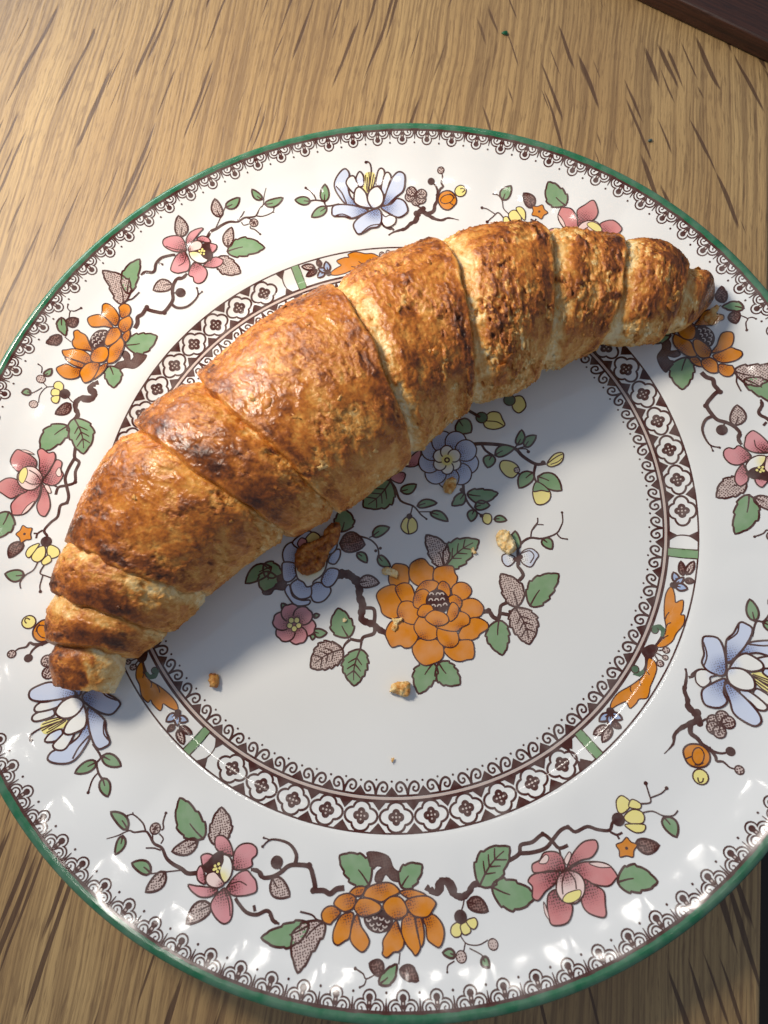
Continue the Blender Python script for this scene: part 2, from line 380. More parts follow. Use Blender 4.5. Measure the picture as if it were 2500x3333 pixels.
# traced plate decoration, unit = plate radius / 10000; k: F filled outline, L stroke, D disc, V leaf
MOTIFS = [
 {'n':'leaf','g':'S','p':[{'k':'V','c':'green','p':[-5284,-5904,-5656,-5028],'w':515,'s':3,'cv':0.08}]},
 {'n':'leaf','g':'S','p':[{'k':'V','c':'bleaf','p':[-5057,-6076,-4840,-5403],'w':469,'s':3,'cv':0.08}]},
 {'n':'leaf','g':'S','p':[{'k':'V','c':'bleaf','p':[-5387,-5910,-5921,-5988],'w':268,'s':0,'cv':0.08}]},
 {'n':'leaf','g':'S','p':[{'k':'V','c':'green','p':[-6746,-5382,-7044,-4970],'w':197,'s':0,'cv':0.08}]},
 {'n':'leaf','g':'S','p':[{'k':'V','c':'green','p':[-6848,-5471,-6999,-5780],'w':177,'s':0,'cv':0.08}]},
 {'n':'leaf','g':'S','p':[{'k':'V','c':'green','p':[-6352,-6275,-6696,-6009],'w':216,'s':0,'cv':0.08}]},
 {'n':'leaf','g':'S','p':[{'k':'V','c':'bleaf','p':[-6079,-6324,-6459,-6578],'w':265,'s':0,'cv':0.08}]},
 {'n':'leaf','g':'S','p':[{'k':'V','c':'bleaf','p':[-5252,-7103,-5740,-7299],'w':316,'s':0,'cv':0.08}]},
 {'n':'branch','g':'S','p':[{'k':'L','c':'brown','p':[-5465,-6494,-5657,-6457,-5777,-6338,-5920,-6223,-6038,-6082,-6109,-5881,-6252,-5763,-6327,-5600,-6406,-5496,-6621,-5465,-6726,-5408,-6942,-5447,-7153,-5452],'w':[72,17]},{'k':'L','c':'brown','p':[-6404,-5476,-6447,-5328,-6618,-5127,-6728,-5122],'w':[30,22]},{'k':'L','c':'brown','p':[-6618,-5127,-6625,-5078],'w':[20,20]},{'k':'D','c':'brown','p':[-6728,-5122],'r':24,'w':0,'st':0},{'k':'L','c':'brown','p':[-6273,-5758,-6270,-5582],'w':[23,23]},{'k':'L','c':'brown','p':[-6124,-5795,-6067,-5714,-6138,-5603],'w':[24,24]},{'k':'D','c':'bleaf','p':[-6206,-5492],'r':104,'w':30,'st':0.8},{'k':'D','c':'brown','p':[-6206,-5492],'r':39,'w':0,'st':0},{'k':'L','c':'brown','p':[-6089,-5551,-6041,-5520,-6041,-5414,-5967,-5249],'w':[28,28]},{'k':'D','c':'brown','p':[-5967,-5249],'r':29,'w':0,'st':0},{'k':'L','c':'brown','p':[-6133,-5916,-6258,-5844,-6418,-5805],'w':[23,23]},{'k':'L','c':'brown','p':[-5780,-6367,-6079,-6324,-6352,-6285],'w':[21,21]},{'k':'L','c':'brown','p':[-4418,-6677,-4288,-6717,-4241,-6849,-4067,-6889,-3935,-6895],'w':[51,51]},{'k':'L','c':'brown','p':[-4369,-6691,-4249,-6766,-4199,-6872,-4033,-6898,-3842,-6858,-3669,-6779,-3487,-6796,-3263,-6882,-3217,-7069,-3212,-7258,-3249,-7315,-3061,-7361,-2945,-7445,-2804,-7395,-2648,-7406],'w':[59,88]},{'k':'D','c':'brown','p':[-3259,-6859],'r':59,'w':0,'st':0},{'k':'D','c':'brown','p':[-3263,-7316],'r':58,'w':0,'st':0},{'k':'L','c':'brown','p':[-4786,-7100,-4733,-7209,-4603,-7393,-4417,-7475,-4239,-7450,-4158,-7497,-4122,-7629,-4056,-7691],'w':[53,61]},{'k':'L','c':'brown','p':[-4442,-7412,-4450,-7305],'w':[45,45]},{'k':'L','c':'brown','p':[-4152,-7523,-4106,-7645,-4002,-7724],'w':[70,33]},{'k':'D','c':'dbrown','p':[-3889,-6662],'r':114,'w':23,'st':0.4},{'k':'L','c':'brown','p':[-3847,-6762,-3814,-6853],'w':[30,30]},{'k':'L','c':'brown','p':[-3538,-6784,-3480,-6606,-3601,-6373,-3924,-6226,-4126,-6314],'w':[65,23]},{'k':'D','c':'brown','p':[-4126,-6314],'r':28,'w':0,'st':0},{'k':'L','c':'brown','p':[-3939,-6235,-4075,-6160],'w':[20,20]},{'k':'D','c':'brown','p':[-4075,-6160],'r':23,'w':0,'st':0},{'k':'L','c':'brown','p':[-3160,-7904,-3285,-7810,-3360,-7716,-3575,-7612],'w':[28,28]}]},
 {'n':'flower','g':'S','p':[{'k':'F','c':'pink','p':[-5026,-5926,-4879,-5939,-4772,-6069,-4728,-6246,-4754,-6344,-4965,-6233,-5061,-6107],'w':30,'gr':[-4893,-6373,430,'dpink',0.8]},{'k':'F','c':'pink','p':[-4746,-6449,-4673,-6259,-4525,-6178,-4347,-6208,-4249,-6314,-4268,-6434,-4368,-6494,-4386,-6613,-4547,-6637,-4743,-6592],'w':30,'gr':[-4816,-6636,512,'dpink',0.8]},{'k':'F','c':'pink','p':[-5071,-6915,-5212,-7017,-5266,-7138,-5198,-7325,-5052,-7473,-4909,-7432,-4855,-7219,-4886,-7018,-4958,-6883],'w':28,'gr':[-4977,-6859,484,'dpink',0.8]},{'k':'F','c':'pink','p':[-4924,-6871,-4713,-6700,-4506,-6667,-4411,-6790,-4350,-6905,-4363,-7071,-4479,-7104,-4654,-7092,-4823,-7042,-4920,-6931],'w':29,'gr':[-4911,-6855,417,'dpink',0.8]},{'k':'L','c':'brown','p':[-4820,-6836,-4664,-6832,-4533,-6933],'w':[19,19]},{'k':'L','c':'brown','p':[-4962,-6921,-4914,-7166,-4914,-7375],'w':[18,18]},{'k':'F','c':'pink','p':[-5664,-6654,-5508,-6712,-5381,-6752,-5109,-6866,-5228,-6956,-5440,-6923,-5600,-6787],'w':28,'gr':[-5107,-6847,327,'dpink',0.8]},{'k':'F','c':'pink','p':[-5466,-6623,-5472,-6462,-5386,-6381,-5335,-6515,-5334,-6714],'w':29,'gr':[-5300,-6603,187,'dpink',0.8]},{'k':'F','c':'pink','p':[-5364,-6284,-5354,-6204,-5251,-6187,-5135,-6245,-5135,-6338,-5235,-6417,-5343,-6391],'w':29,'gr':[-5189,-6407,191,'dpink',0.8]},{'k':'F','c':'dbrown','p':[-5345,-6411,-5225,-6337,-5101,-6243,-4940,-6218,-4893,-6373,-5008,-6571,-5230,-6560],'w':29},{'k':'F','c':'white','p':[-4915,-6286,-4800,-6354,-4767,-6525,-4824,-6695,-4947,-6787,-5013,-6691,-5028,-6546,-4942,-6403],'w':29,'gr':[-5013,-6691,253,'yellow',0]},{'k':'F','c':'palepink','p':[-5298,-6584,-5227,-6540,-5118,-6556,-5023,-6689,-4971,-6801,-5085,-6843,-5232,-6788,-5309,-6690],'w':29,'gr':[-4996,-6834,166,'dpink',0.8]},{'k':'D','c':'yellow','p':[-5104,-6447],'r':27,'w':0,'st':0},{'k':'D','c':'yellow','p':[-5030,-6428],'r':28,'w':0,'st':0},{'k':'D','c':'yellow','p':[-5134,-6505],'r':27,'w':0,'st':0},{'k':'D','c':'yellow','p':[-5069,-6557],'r':27,'w':0,'st':0},{'k':'D','c':'yellow','p':[-5018,-6504],'r':27,'w':0,'st':0},{'k':'D','c':'yellow','p':[-5089,-6502],'r':27,'w':0,'st':0}]},
 {'n':'leaf','g':'S','p':[{'k':'V','c':'bleaf','p':[-4024,-6924,-3733,-7314],'w':328,'s':0,'cv':0.1}]},
 {'n':'leaf','g':'S','p':[{'k':'V','c':'green','p':[-2157,-7456,-2625,-6821],'w':552,'s':4,'cv':0.08}]},
 {'n':'leaf','g':'S','p':[{'k':'V','c':'green','p':[-1537,-7636,-1041,-7335],'w':425,'s':3,'cv':0.08}]},
 {'n':'leaf','g':'S','p':[{'k':'V','c':'green','p':[-3437,-7875,-4374,-7873],'w':404,'s':3,'cv':0.08}]},
 {'n':'leaf','g':'S','p':[{'k':'V','c':'bleaf','p':[-3156,-7883,-3765,-8569],'w':535,'s':3,'cv':0.18}]},
 {'n':'leaf','g':'S','p':[{'k':'V','c':'green','p':[-2288,-9067,-1905,-8854],'w':230,'s':2,'cv':0.08}]},
 {'n':'leaf','g':'S','p':[{'k':'V','c':'dleaf','p':[-2184,-8923,-2408,-8726],'w':231,'s':0,'cv':0.08}]},
 {'n':'leaf','g':'S','p':[{'k':'V','c':'dleaf','p':[-1861,-8942,-1563,-9171],'w':229,'s':1,'cv':0.08}]},
 {'n':'branch','g':'S','p':[{'k':'F','c':'bark','p':[-2077,-6895,-1883,-6926,-1670,-7056,-1614,-7281,-1463,-7432,-1514,-7537,-1685,-7477,-1789,-7349,-1905,-7452,-2016,-7417,-1962,-7288,-1825,-7212,-1935,-7164,-2023,-7204,-2095,-7105,-2050,-7020],'w':29},{'k':'L','c':'brown','p':[-1058,-7728,-954,-7842,-832,-7879,-749,-7759,-743,-7684,-607,-7720,-521,-7842,-542,-7975,-432,-8043],'w':[86,96]},{'k':'L','c':'brown','p':[-990,-7795,-873,-7868,-788,-7712,-644,-7737,-576,-7936,-425,-8045,-263,-8001,-145,-7895,5,-7895],'w':[99,99]},{'k':'L','c':'brown','p':[-2688,-8745,-2558,-8853,-2512,-8941,-2306,-8907],'w':[26,20]},{'k':'D','c':'brown','p':[-2688,-8745],'r':31,'w':0,'st':0},{'k':'L','c':'brown','p':[-2512,-8941,-2564,-9017,-2654,-9036],'w':[22,22]},{'k':'D','c':'brown','p':[-2654,-9036],'r':22,'w':0,'st':0},{'k':'L','c':'brown','p':[-1805,-8690,-1869,-8862],'w':[20,20]}]},
 {'n':'flower','g':'S','p':[{'k':'F','c':'dbrown','p':[-2366,-8013,-2257,-7925,-2048,-7925,-1863,-8033,-1842,-8171,-1944,-8280,-2150,-8279,-2310,-8179],'w':28},{'k':'L','c':'scale','p':[-2322,-8014,-2314,-8051,-2276,-8064,-2240,-8041],'w':[21,21]},{'k':'L','c':'scale','p':[-2190,-8002,-2182,-8040,-2143,-8053,-2107,-8029],'w':[21,21]},{'k':'L','c':'scale','p':[-2069,-8046,-2062,-8084,-2023,-8096,-1987,-8073],'w':[21,21]},{'k':'L','c':'scale','p':[-1967,-8113,-1960,-8150,-1921,-8163,-1885,-8140],'w':[21,21]},{'k':'L','c':'scale','p':[-2276,-8102,-2268,-8138,-2229,-8151,-2193,-8128],'w':[21,21]},{'k':'L','c':'scale','p':[-2137,-8121,-2130,-8157,-2091,-8170,-2055,-8147],'w':[21,21]},{'k':'L','c':'scale','p':[-2035,-8186,-2027,-8223,-1989,-8235,-1953,-8213],'w':[21,21]},{'k':'L','c':'scale','p':[-2227,-8178,-2219,-8214,-2180,-8227,-2145,-8204],'w':[21,21]},{'k':'L','c':'scale','p':[-2120,-8222,-2112,-8259,-2074,-8271,-2038,-8249],'w':[21,21]},{'k':'F','c':'orange','p':[-2623,-8067,-2485,-7898,-2450,-8105,-2376,-8251,-2340,-8388,-2425,-8495,-2530,-8514,-2658,-8381,-2696,-8246],'w':27,'gr':[-2494,-7941,300,'dorange',0.55]},{'k':'F','c':'orange','p':[-2981,-8053,-2789,-7854,-2556,-7860,-2635,-8065,-2708,-8243,-2818,-8283,-2951,-8316,-3026,-8236],'w':28,'gr':[-2664,-7881,302,'dorange',0.55]},{'k':'F','c':'orange','p':[-3171,-7747,-3063,-7658,-2909,-7670,-2801,-7784,-2867,-7859,-2983,-7922,-3040,-7953,-3156,-7883],'w':28,'gr':[-2830,-7800,308,'dorange',0.55]},{'k':'F','c':'orange','p':[-1387,-8223,-1284,-8223,-1273,-8443,-1329,-8623,-1405,-8670,-1393,-8461],'w':27,'gr':[-1343,-8255,300,'dorange',0.55]},{'k':'F','c':'orange','p':[-2108,-8563,-2078,-8423,-1919,-8285,-1763,-8165,-1727,-8348,-1677,-8466,-1721,-8604,-1825,-8665,-1924,-8655,-2063,-8708,-2137,-8640],'w':27,'gr':[-1748,-8213,296,'dorange',0.55]},{'k':'F','c':'orange','p':[-1702,-8353,-1595,-8112,-1417,-8128,-1408,-8415,-1398,-8588,-1414,-8710,-1523,-8791,-1579,-8706,-1663,-8574],'w':27,'gr':[-1531,-8171,299,'dorange',0.55]},{'k':'F','c':'orange','p':[-1234,-8233,-1046,-8206,-924,-8343,-893,-8522,-959,-8678,-1055,-8753,-1164,-8678,-1241,-8578,-1221,-8390],'w':27,'gr':[-1190,-8265,299,'dorange',0.55]},{'k':'F','c':'orange','p':[-2565,-7517,-2416,-7434,-2240,-7472,-2318,-7594,-2448,-7589],'w':29,'gr':[-2343,-7589,314,'dorange',0.55]},{'k':'F','c':'orange','p':[-2901,-7626,-2775,-7517,-2565,-7517,-2457,-7632,-2538,-7774,-2701,-7806,-2817,-7735],'w':28,'gr':[-2537,-7638,311,'dorange',0.55]},{'k':'F','c':'orange','p':[-1580,-7708,-1344,-7713,-1090,-7859,-1231,-7897,-1430,-7855],'w':28,'gr':[-1515,-7768,312,'dorange',0.55]},{'k':'F','c':'orange','p':[-1520,-7904,-1350,-7849,-1070,-7886,-936,-8028,-1030,-8143,-1155,-8228,-1353,-8186,-1461,-8096],'w':28,'gr':[-1471,-7914,308,'dorange',0.55]},{'k':'F','c':'orange','p':[-2509,-7758,-2382,-7649,-2181,-7693,-2004,-7845,-2053,-7947,-2266,-7968,-2417,-7946,-2501,-7849],'w':28,'gr':[-2386,-7920,309,'dorange',0.55]},{'k':'F','c':'orange','p':[-1954,-7855,-1800,-7752,-1600,-7795,-1511,-7973,-1541,-8102,-1709,-8155,-1828,-8107,-1933,-7995],'w':28,'gr':[-1709,-8155,308,'dorange',0.55]},{'k':'F','c':'orange','p':[-2297,-7622,-2164,-7489,-1869,-7472,-1675,-7549,-1592,-7705,-1800,-7752,-1968,-7796,-2156,-7698],'w':29,'gr':[-1927,-7494,313,'dorange',0.55]}]},
 {'n':'leaf','g':'S','p':[{'k':'V','c':'green','p':[-21,-7934,739,-7387],'w':594,'s':3,'cv':0.08}]},
 {'n':'leaf','g':'S','p':[{'k':'V','c':'green','p':[202,-7994,995,-8324],'w':540,'s':3,'cv':0.08}]},
 {'n':'leaf','g':'S','p':[{'k':'V','c':'green','p':[2578,-8390,3298,-8507],'w':480,'s':3,'cv':0.08}]},
 {'n':'leaf','g':'S','p':[{'k':'V','c':'dleaf','p':[-335,-8154,18,-8380],'w':255,'s':0,'cv':0.08}]},
 {'n':'leaf','g':'S','p':[{'k':'V','c':'dleaf','p':[3138,-7828,3559,-7936],'w':262,'s':0,'cv':0.08}]},
 {'n':'leaf','g':'S','p':[{'k':'V','c':'green','p':[3823,-7483,3926,-7862],'w':269,'s':0,'cv':0.08}]},
 {'n':'leaf','g':'S','p':[{'k':'V','c':'green','p':[-784,-8945,-1007,-8853],'w':141,'s':0,'cv':0.08}]},
 {'n':'leaf','g':'S','p':[{'k':'V','c':'green','p':[-284,-9067,-206,-9240],'w':155,'s':0,'cv':0.08}]},
 {'n':'branch','g':'S','p':[{'k':'L','c':'brown','p':[622,-7632,887,-7553,967,-7407,1205,-7403,1445,-7312,1582,-7455,1683,-7611,1868,-7596],'w':[67,56]},{'k':'D','c':'brown','p':[1447,-7304],'r':48,'w':0,'st':0},{'k':'L','c':'brown','p':[891,-7540,1150,-7581,1428,-7558,1618,-7435,1808,-7311,1967,-7290,2083,-7396,2338,-7354,2517,-7446,2736,-7505,2836,-7389,2955,-7346],'w':[67,50]},{'k':'D','c':'brown','p':[1968,-7285],'r':45,'w':0,'st':0},{'k':'L','c':'brown','p':[1683,-7611,1672,-7757],'w':[33,33]},{'k':'L','c':'brown','p':[2741,-7533,2848,-7609,2964,-7592],'w':[38,38]},{'k':'L','c':'brown','p':[2848,-7609,2871,-7694],'w':[33,33]},{'k':'L','c':'brown','p':[-375,-8081,-430,-8198,-507,-8297],'w':[22,22]},{'k':'L','c':'brown','p':[-605,-8661,-539,-8794,-411,-8855,-270,-8871,-113,-8831],'w':[18,18]},{'k':'D','c':'bleaf','p':[-37,-8916],'r':92,'w':21,'st':0.4},{'k':'L','c':'brown','p':[-548,-8792,-618,-8920],'w':[18,18]},{'k':'D','c':'bleaf','p':[-679,-8982],'r':97,'w':21,'st':0.5},{'k':'L','c':'brown','p':[-819,-9020,-959,-9060,-998,-9153],'w':[20,20]},{'k':'D','c':'brown','p':[-998,-9153],'r':20,'w':0,'st':0},{'k':'L','c':'brown','p':[-492,-8886,-312,-9015,-254,-9095],'w':[18,18]},{'k':'L','c':'brown','p':[3482,-7166,3677,-7179,3700,-7017,3706,-6835],'w':[28,22]},{'k':'D','c':'brown','p':[3708,-6827],'r':40,'w':0,'st':0},{'k':'L','c':'brown','p':[3705,-7101,3935,-7066,4065,-6995],'w':[22,22]},{'k':'D','c':'brown','p':[4065,-6995],'r':36,'w':0,'st':0},{'k':'L','c':'brown','p':[3454,-7325,3656,-7340,3819,-7455,4008,-7493,4128,-7422],'w':[22,22]}]},
 {'n':'flower','g':'S','p':[{'k':'F','c':'yellow','p':[-715,-8467,-563,-8449,-585,-8641,-709,-8664,-774,-8578],'w':22},{'k':'F','c':'yellow','p':[-561,-8498,-423,-8477,-392,-8631,-505,-8669,-565,-8620],'w':22},{'k':'F','c':'yellow','p':[-430,-8451,-264,-8435,-234,-8540,-313,-8610,-390,-8570],'w':22},{'k':'D','c':'dbrown','p':[-525,-8362],'r':115,'w':17,'st':0}]},
 {'n':'flower','g':'S','p':[{'k':'F','c':'yellow','p':[3005,-7204,3039,-7017,3169,-6946,3282,-7054,3274,-7164,3089,-7263],'w':23},{'k':'F','c':'yellow','p':[3241,-7171,3343,-7053,3482,-7166,3422,-7250],'w':23},{'k':'F','c':'yellow','p':[3103,-7308,3279,-7234,3436,-7294,3467,-7410,3389,-7503,3192,-7476,3090,-7387],'w':23},{'k':'F','c':'yellow','p':[3063,-7463,3302,-7499,3430,-7552,3366,-7647,3220,-7644,3105,-7553],'w':23},{'k':'D','c':'dbrown','p':[2964,-7347],'r':117,'w':17,'st':0}]},
 {'n':'flower','g':'S','p':[{'k':'F','c':'orange','p':[3013,-7686,3068,-7782,3159,-7851,3067,-7935,3010,-8038,2900,-7996,2774,-7992,2797,-7882,2774,-7774,2901,-7748],'w':22},{'k':'D','c':'brown','p':[2947,-7870],'r':30,'w':0,'st':0}]},
 {'n':'flower','g':'S','p':[{'k':'F','c':'rose','p':[1089,-7782,1253,-7737,1377,-7628,1606,-7663,1696,-7802,1660,-8005,1423,-7957,1187,-7948,1065,-7910],'w':28,'gr':[1618,-7997,521,'dpink',0.7]},{'k':'F','c':'palepink','p':[1223,-7784,1379,-7669,1438,-7721,1364,-7813],'w':17},{'k':'F','c':'rose','p':[1701,-8014,1814,-7852,1983,-7700,2165,-7603,2317,-7594,2425,-7630,2410,-7761,2248,-7887,2037,-7897,1845,-7938],'w':28,'gr':[1737,-7995,519,'dpink',0.7]},{'k':'F','c':'palepink','p':[1716,-7832,1845,-7712,1871,-7771,1748,-7918],'w':17},{'k':'F','c':'rose','p':[1757,-8025,1992,-7941,2250,-7967,2508,-8071,2609,-8270,2555,-8335,2381,-8415,2123,-8329,1938,-8191],'w':28,'gr':[1785,-8030,506,'dpink',0.7]},{'k':'F','c':'palepink','p':[2159,-7975,2384,-8007,2549,-8117,2328,-8082],'w':17},{'k':'F','c':'rose','p':[1984,-8226,2142,-8358,2270,-8482,2219,-8693,2172,-8853,2066,-8870,1855,-8748,1805,-8568,1898,-8387],'w':27,'gr':[1959,-8297,493,'dpink',0.7]},{'k':'F','c':'rose','p':[1242,-8335,1160,-8494,1119,-8708,1162,-8836,1448,-8842,1617,-8607,1502,-8436,1404,-8291],'w':27,'gr':[1416,-8344,498,'dpink',0.7]},{'k':'F','c':'palepink','p':[1107,-8434,1130,-8588,1125,-8733,1073,-8626],'w':16},{'k':'F','c':'rose','p':[921,-8038,1067,-7950,1359,-7970,1550,-8022,1408,-8189,1202,-8276,1018,-8392,922,-8322,975,-8153],'w':28,'gr':[1475,-8072,513,'dpink',0.7]},{'k':'F','c':'palepink','p':[1420,-8243,1538,-8059,1729,-8019,1907,-8107,1967,-8273,1887,-8460,1688,-8571,1478,-8506,1408,-8367],'w':28,'gr':[1666,-8033,345,'dpink',0.7]},{'k':'F','c':'yellow','p':[1480,-8457,1608,-8381,1844,-8376,1803,-8494,1638,-8549,1501,-8523],'w':16},{'k':'L','c':'brown','p':[1662,-8045,1554,-8192,1504,-8386],'w':[22,22]},{'k':'L','c':'brown','p':[1735,-8047,1805,-8191,1779,-8351],'w':[21,21]}]},
 {'n':'leaf','g':'S','p':[{'k':'V','c':'green','p':[7288,-4059,7580,-3799],'w':214,'s':0,'cv':0}]},
 {'n':'leaf','g':'S','p':[{'k':'V','c':'green','p':[7035,-4316,7354,-4637],'w':226,'s':0,'cv':0}]},
 {'n':'leaf','g':'S','p':[{'k':'V','c':'green','p':[6891,-4262,6961,-3799],'w':232,'s':0,'cv':0}]},
 {'n':'branch','g':'S','p':[{'k':'L','c':'brown','p':[6727,-4548,6914,-4283,7053,-4308,7213,-4196,7302,-4073],'w':[39,39]},{'k':'L','c':'brown','p':[7213,-4196,7376,-4244,7619,-4212],'w':[30,30]},{'k':'D','c':'brown','p':[7619,-4212],'r':34,'w':0,'st':0},{'k':'L','c':'brown','p':[5664,-5000,5471,-4966,5325,-5048,5233,-5049],'w':[36,49]},{'k':'L','c':'brown','p':[5237,-4863,5211,-4997,5127,-5163,5059,-5286,5056,-5468,5020,-5596,5076,-5721,5118,-5821,5107,-5941],'w':[31,136]},{'k':'D','c':'brown','p':[5141,-5759],'r':83,'w':0,'st':0},{'k':'D','c':'brown','p':[5120,-5966],'r':69,'w':0,'st':0},{'k':'L','c':'brown','p':[5098,-5905,4929,-5934,4731,-5979,4564,-6075,4479,-6232,4246,-6373],'w':[104,13]},{'k':'L','c':'brown','p':[4950,-5939,4888,-6103,4975,-6232,5019,-6351,5098,-6433,5190,-6539,5318,-6599,5425,-6600],'w':[89,30]},{'k':'D','c':'dbrown','p':[5486,-6598],'r':83,'w':17,'st':0.4},{'k':'L','c':'brown','p':[5119,-6437,5179,-6623,5173,-6717,5278,-6750,5356,-6872,5441,-6920],'w':[62,21]},{'k':'D','c':'bleaf','p':[5506,-6954],'r':81,'w':28,'st':0.7},{'k':'L','c':'brown','p':[5149,-5950,5276,-5912,5360,-5987],'w':[35,35]}]},
 {'n':'flower','g':'S','p':[{'k':'D','c':'bleaf','p':[5388,-5982],'r':124,'w':36,'st':0.8},{'k':'D','c':'bleaf','p':[5577,-5942],'r':124,'w':36,'st':0.8},{'k':'D','c':'bleaf','p':[5652,-6063],'r':124,'w':35,'st':0.8},{'k':'D','c':'bleaf','p':[5339,-6097],'r':124,'w':35,'st':0.8},{'k':'D','c':'bleaf','p':[5422,-6199],'r':123,'w':35,'st':0.8},{'k':'L','c':'brown','p':[5388,-5982,5483,-6070,5652,-6063],'w':[26,26]},{'k':'L','c':'brown','p':[5577,-5942,5483,-6070,5422,-6199],'w':[26,26]}]},
 {'n':'flower','g':'S','p':[{'k':'F','c':'orange','p':[4622,-6394,4743,-6312,4896,-6324,5024,-6395,5090,-6539,5046,-6680,4927,-6761,4776,-6750,4648,-6680,4604,-6563],'w':35},{'k':'F','c':'orange','p':[4975,-6575,4923,-6655,4850,-6700,4783,-6692,4744,-6635,4746,-6548,4791,-6462,4861,-6407,4932,-6402,4979,-6449,4987,-6531],'w':23},{'k':'L','c':'brown','p':[4607,-6553,4750,-6530],'w':[23,23]},{'k':'L','c':'brown','p':[4919,-6695,4812,-6715,4734,-6688],'w':[19,19]}]},
 {'n':'flower','g':'S','p':[{'k':'D','c':'yellow','p':[4763,-6927],'r':144,'w':29,'st':0},{'k':'L','c':'brown','p':[4708,-6926,4695,-7003,4724,-7024,4772,-7013,4805,-6957],'w':[23,23]}]},
 {'n':'flower','g':'S','p':[{'k':'F','c':'yellow','p':[6545,-5231,6799,-5504,6790,-5642,6658,-5725,6484,-5562,6397,-5326],'w':0},{'k':'L','c':'brown','p':[6450,-5272,6665,-5430,6791,-5538],'w':[23,23]},{'k':'L','c':'brown','p':[6418,-5304,6631,-5518,6785,-5647],'w':[23,23]},{'k':'L','c':'brown','p':[6392,-5331,6551,-5547,6661,-5697],'w':[23,23]},{'k':'L','c':'brown','p':[6429,-5293,6549,-5389,6720,-5534],'w':[23,23]},{'k':'L','c':'brown','p':[6390,-5361,6511,-5587,6582,-5674],'w':[23,23]},{'k':'L','c':'brown','p':[6522,-5416,6756,-5703,6926,-5811,7024,-5759],'w':[30,30]},{'k':'D','c':'brown','p':[7007,-5752],'r':33,'w':0,'st':0},{'k':'F','c':'white','p':[6430,-5563,6626,-5810,6631,-5933,6507,-5931,6311,-5685],'w':39,'gr':[6267,-5514,337,'blue',0]},{'k':'F','c':'blue','p':[6896,-5299,6953,-5483,6786,-5465,6641,-5294,6747,-5211],'w':39,'gr':[6935,-5466,263,'white',0]},{'k':'F','c':'white','p':[6283,-5607,6460,-5902,6393,-5995,6241,-5914,6092,-5635,6114,-5502],'w':39,'gr':[6158,-5568,300,'blue',0]},{'k':'F','c':'blue','p':[6575,-4666,6865,-4675,7111,-4748,7234,-4888,7287,-5121,7249,-5267,7092,-5249,6931,-5046,6668,-4880,6336,-4857],'w':39,'gr':[6377,-4843,489,'dblue',0.55]},{'k':'L','c':'brown','p':[7112,-4801,6870,-4783,6590,-4679],'w':[31,31]},{'k':'F','c':'white','p':[6604,-5002,6957,-5019,7040,-5174,6974,-5295,6795,-5241,6611,-5163],'w':39,'gr':[6576,-4975,338,'blue',0]},{'k':'F','c':'blue','p':[5899,-5302,6105,-5622,6246,-5961,6246,-6168,6100,-6237,5938,-6111,5811,-5916,5831,-5676,5835,-5423],'w':40,'gr':[5900,-5329,499,'dblue',0.55]},{'k':'L','c':'brown','p':[6091,-5609,6204,-5792,6259,-5921],'w':[26,26]},{'k':'F','c':'blue','p':[5910,-5235,5782,-5476,5776,-5676,5586,-5756,5354,-5653,5338,-5474,5415,-5340,5620,-5274],'w':40,'gr':[5911,-5262,579,'dblue',0.55]},{'k':'F','c':'blue','p':[6707,-4273,6782,-4394,6680,-4557,6415,-4776,6076,-4952,6120,-4710,6219,-4494,6394,-4398,6592,-4220],'w':40,'gr':[6091,-4966,582,'dblue',0.55]},{'k':'L','c':'brown','p':[6573,-4229,6464,-4411,6234,-4507],'w':[27,27]},{'k':'F','c':'white','p':[5821,-5127,5641,-5140,5591,-5247,5427,-5300,5338,-5166,5413,-4979,5584,-4974],'w':28,'gr':[5752,-5140,231,'blue',0.2]},{'k':'F','c':'blue','p':[5878,-4335,6063,-4427,6090,-4683,5998,-5060,5865,-5167,5650,-5020,5585,-4832,5688,-4671,5721,-4497,5782,-4349],'w':40,'gr':[5957,-5073,424,'dblue',0.55]},{'k':'L','c':'brown','p':[5759,-4429,5732,-4711,5576,-4926],'w':[27,27]},{'k':'F','c':'white','p':[6544,-4895,6691,-5081,6666,-5214,6448,-5218,6236,-5100,6073,-5052,6263,-4892,6432,-4843],'w':40,'gr':[6107,-5006,269,'blue',0.3]},{'k':'F','c':'white','p':[6307,-5139,6426,-5352,6363,-5552,6143,-5528,5971,-5369,5963,-5181,6060,-5065],'w':40,'gr':[6054,-5060,192,'blue',0.3]}]},
 {'n':'branch','g':'S','p':[{'k':'L','c':'brown','p':[5635,-5006,5494,-4953,5331,-5006,5310,-5038],'w':[50,46]}]},
 {'n':'scroll_leaf','g':'C','p':[{'k':'F','c':'orange','p':[5591,-3147,5588,-3330,5548,-3496,5633,-3481,5703,-3502,5619,-3693,5549,-3775,5614,-3808,5543,-3963,5445,-4051,5323,-4134,5193,-4271,5012,-4338,4885,-4320,4875,-4275,5055,-4149,5171,-3978,5234,-3705,5354,-3386,5471,-3210],'w':22},{'k':'L','c':'brown','p':[5353,-3663,5279,-3717,5226,-3790],'w':[19,19]},{'k':'L','c':'brown','p':[5313,-3885,5225,-3906,5171,-3978],'w':[19,19]},{'k':'L','c':'brown','p':[5167,-4135,5097,-4146,5041,-4189],'w':[16,16]}]},
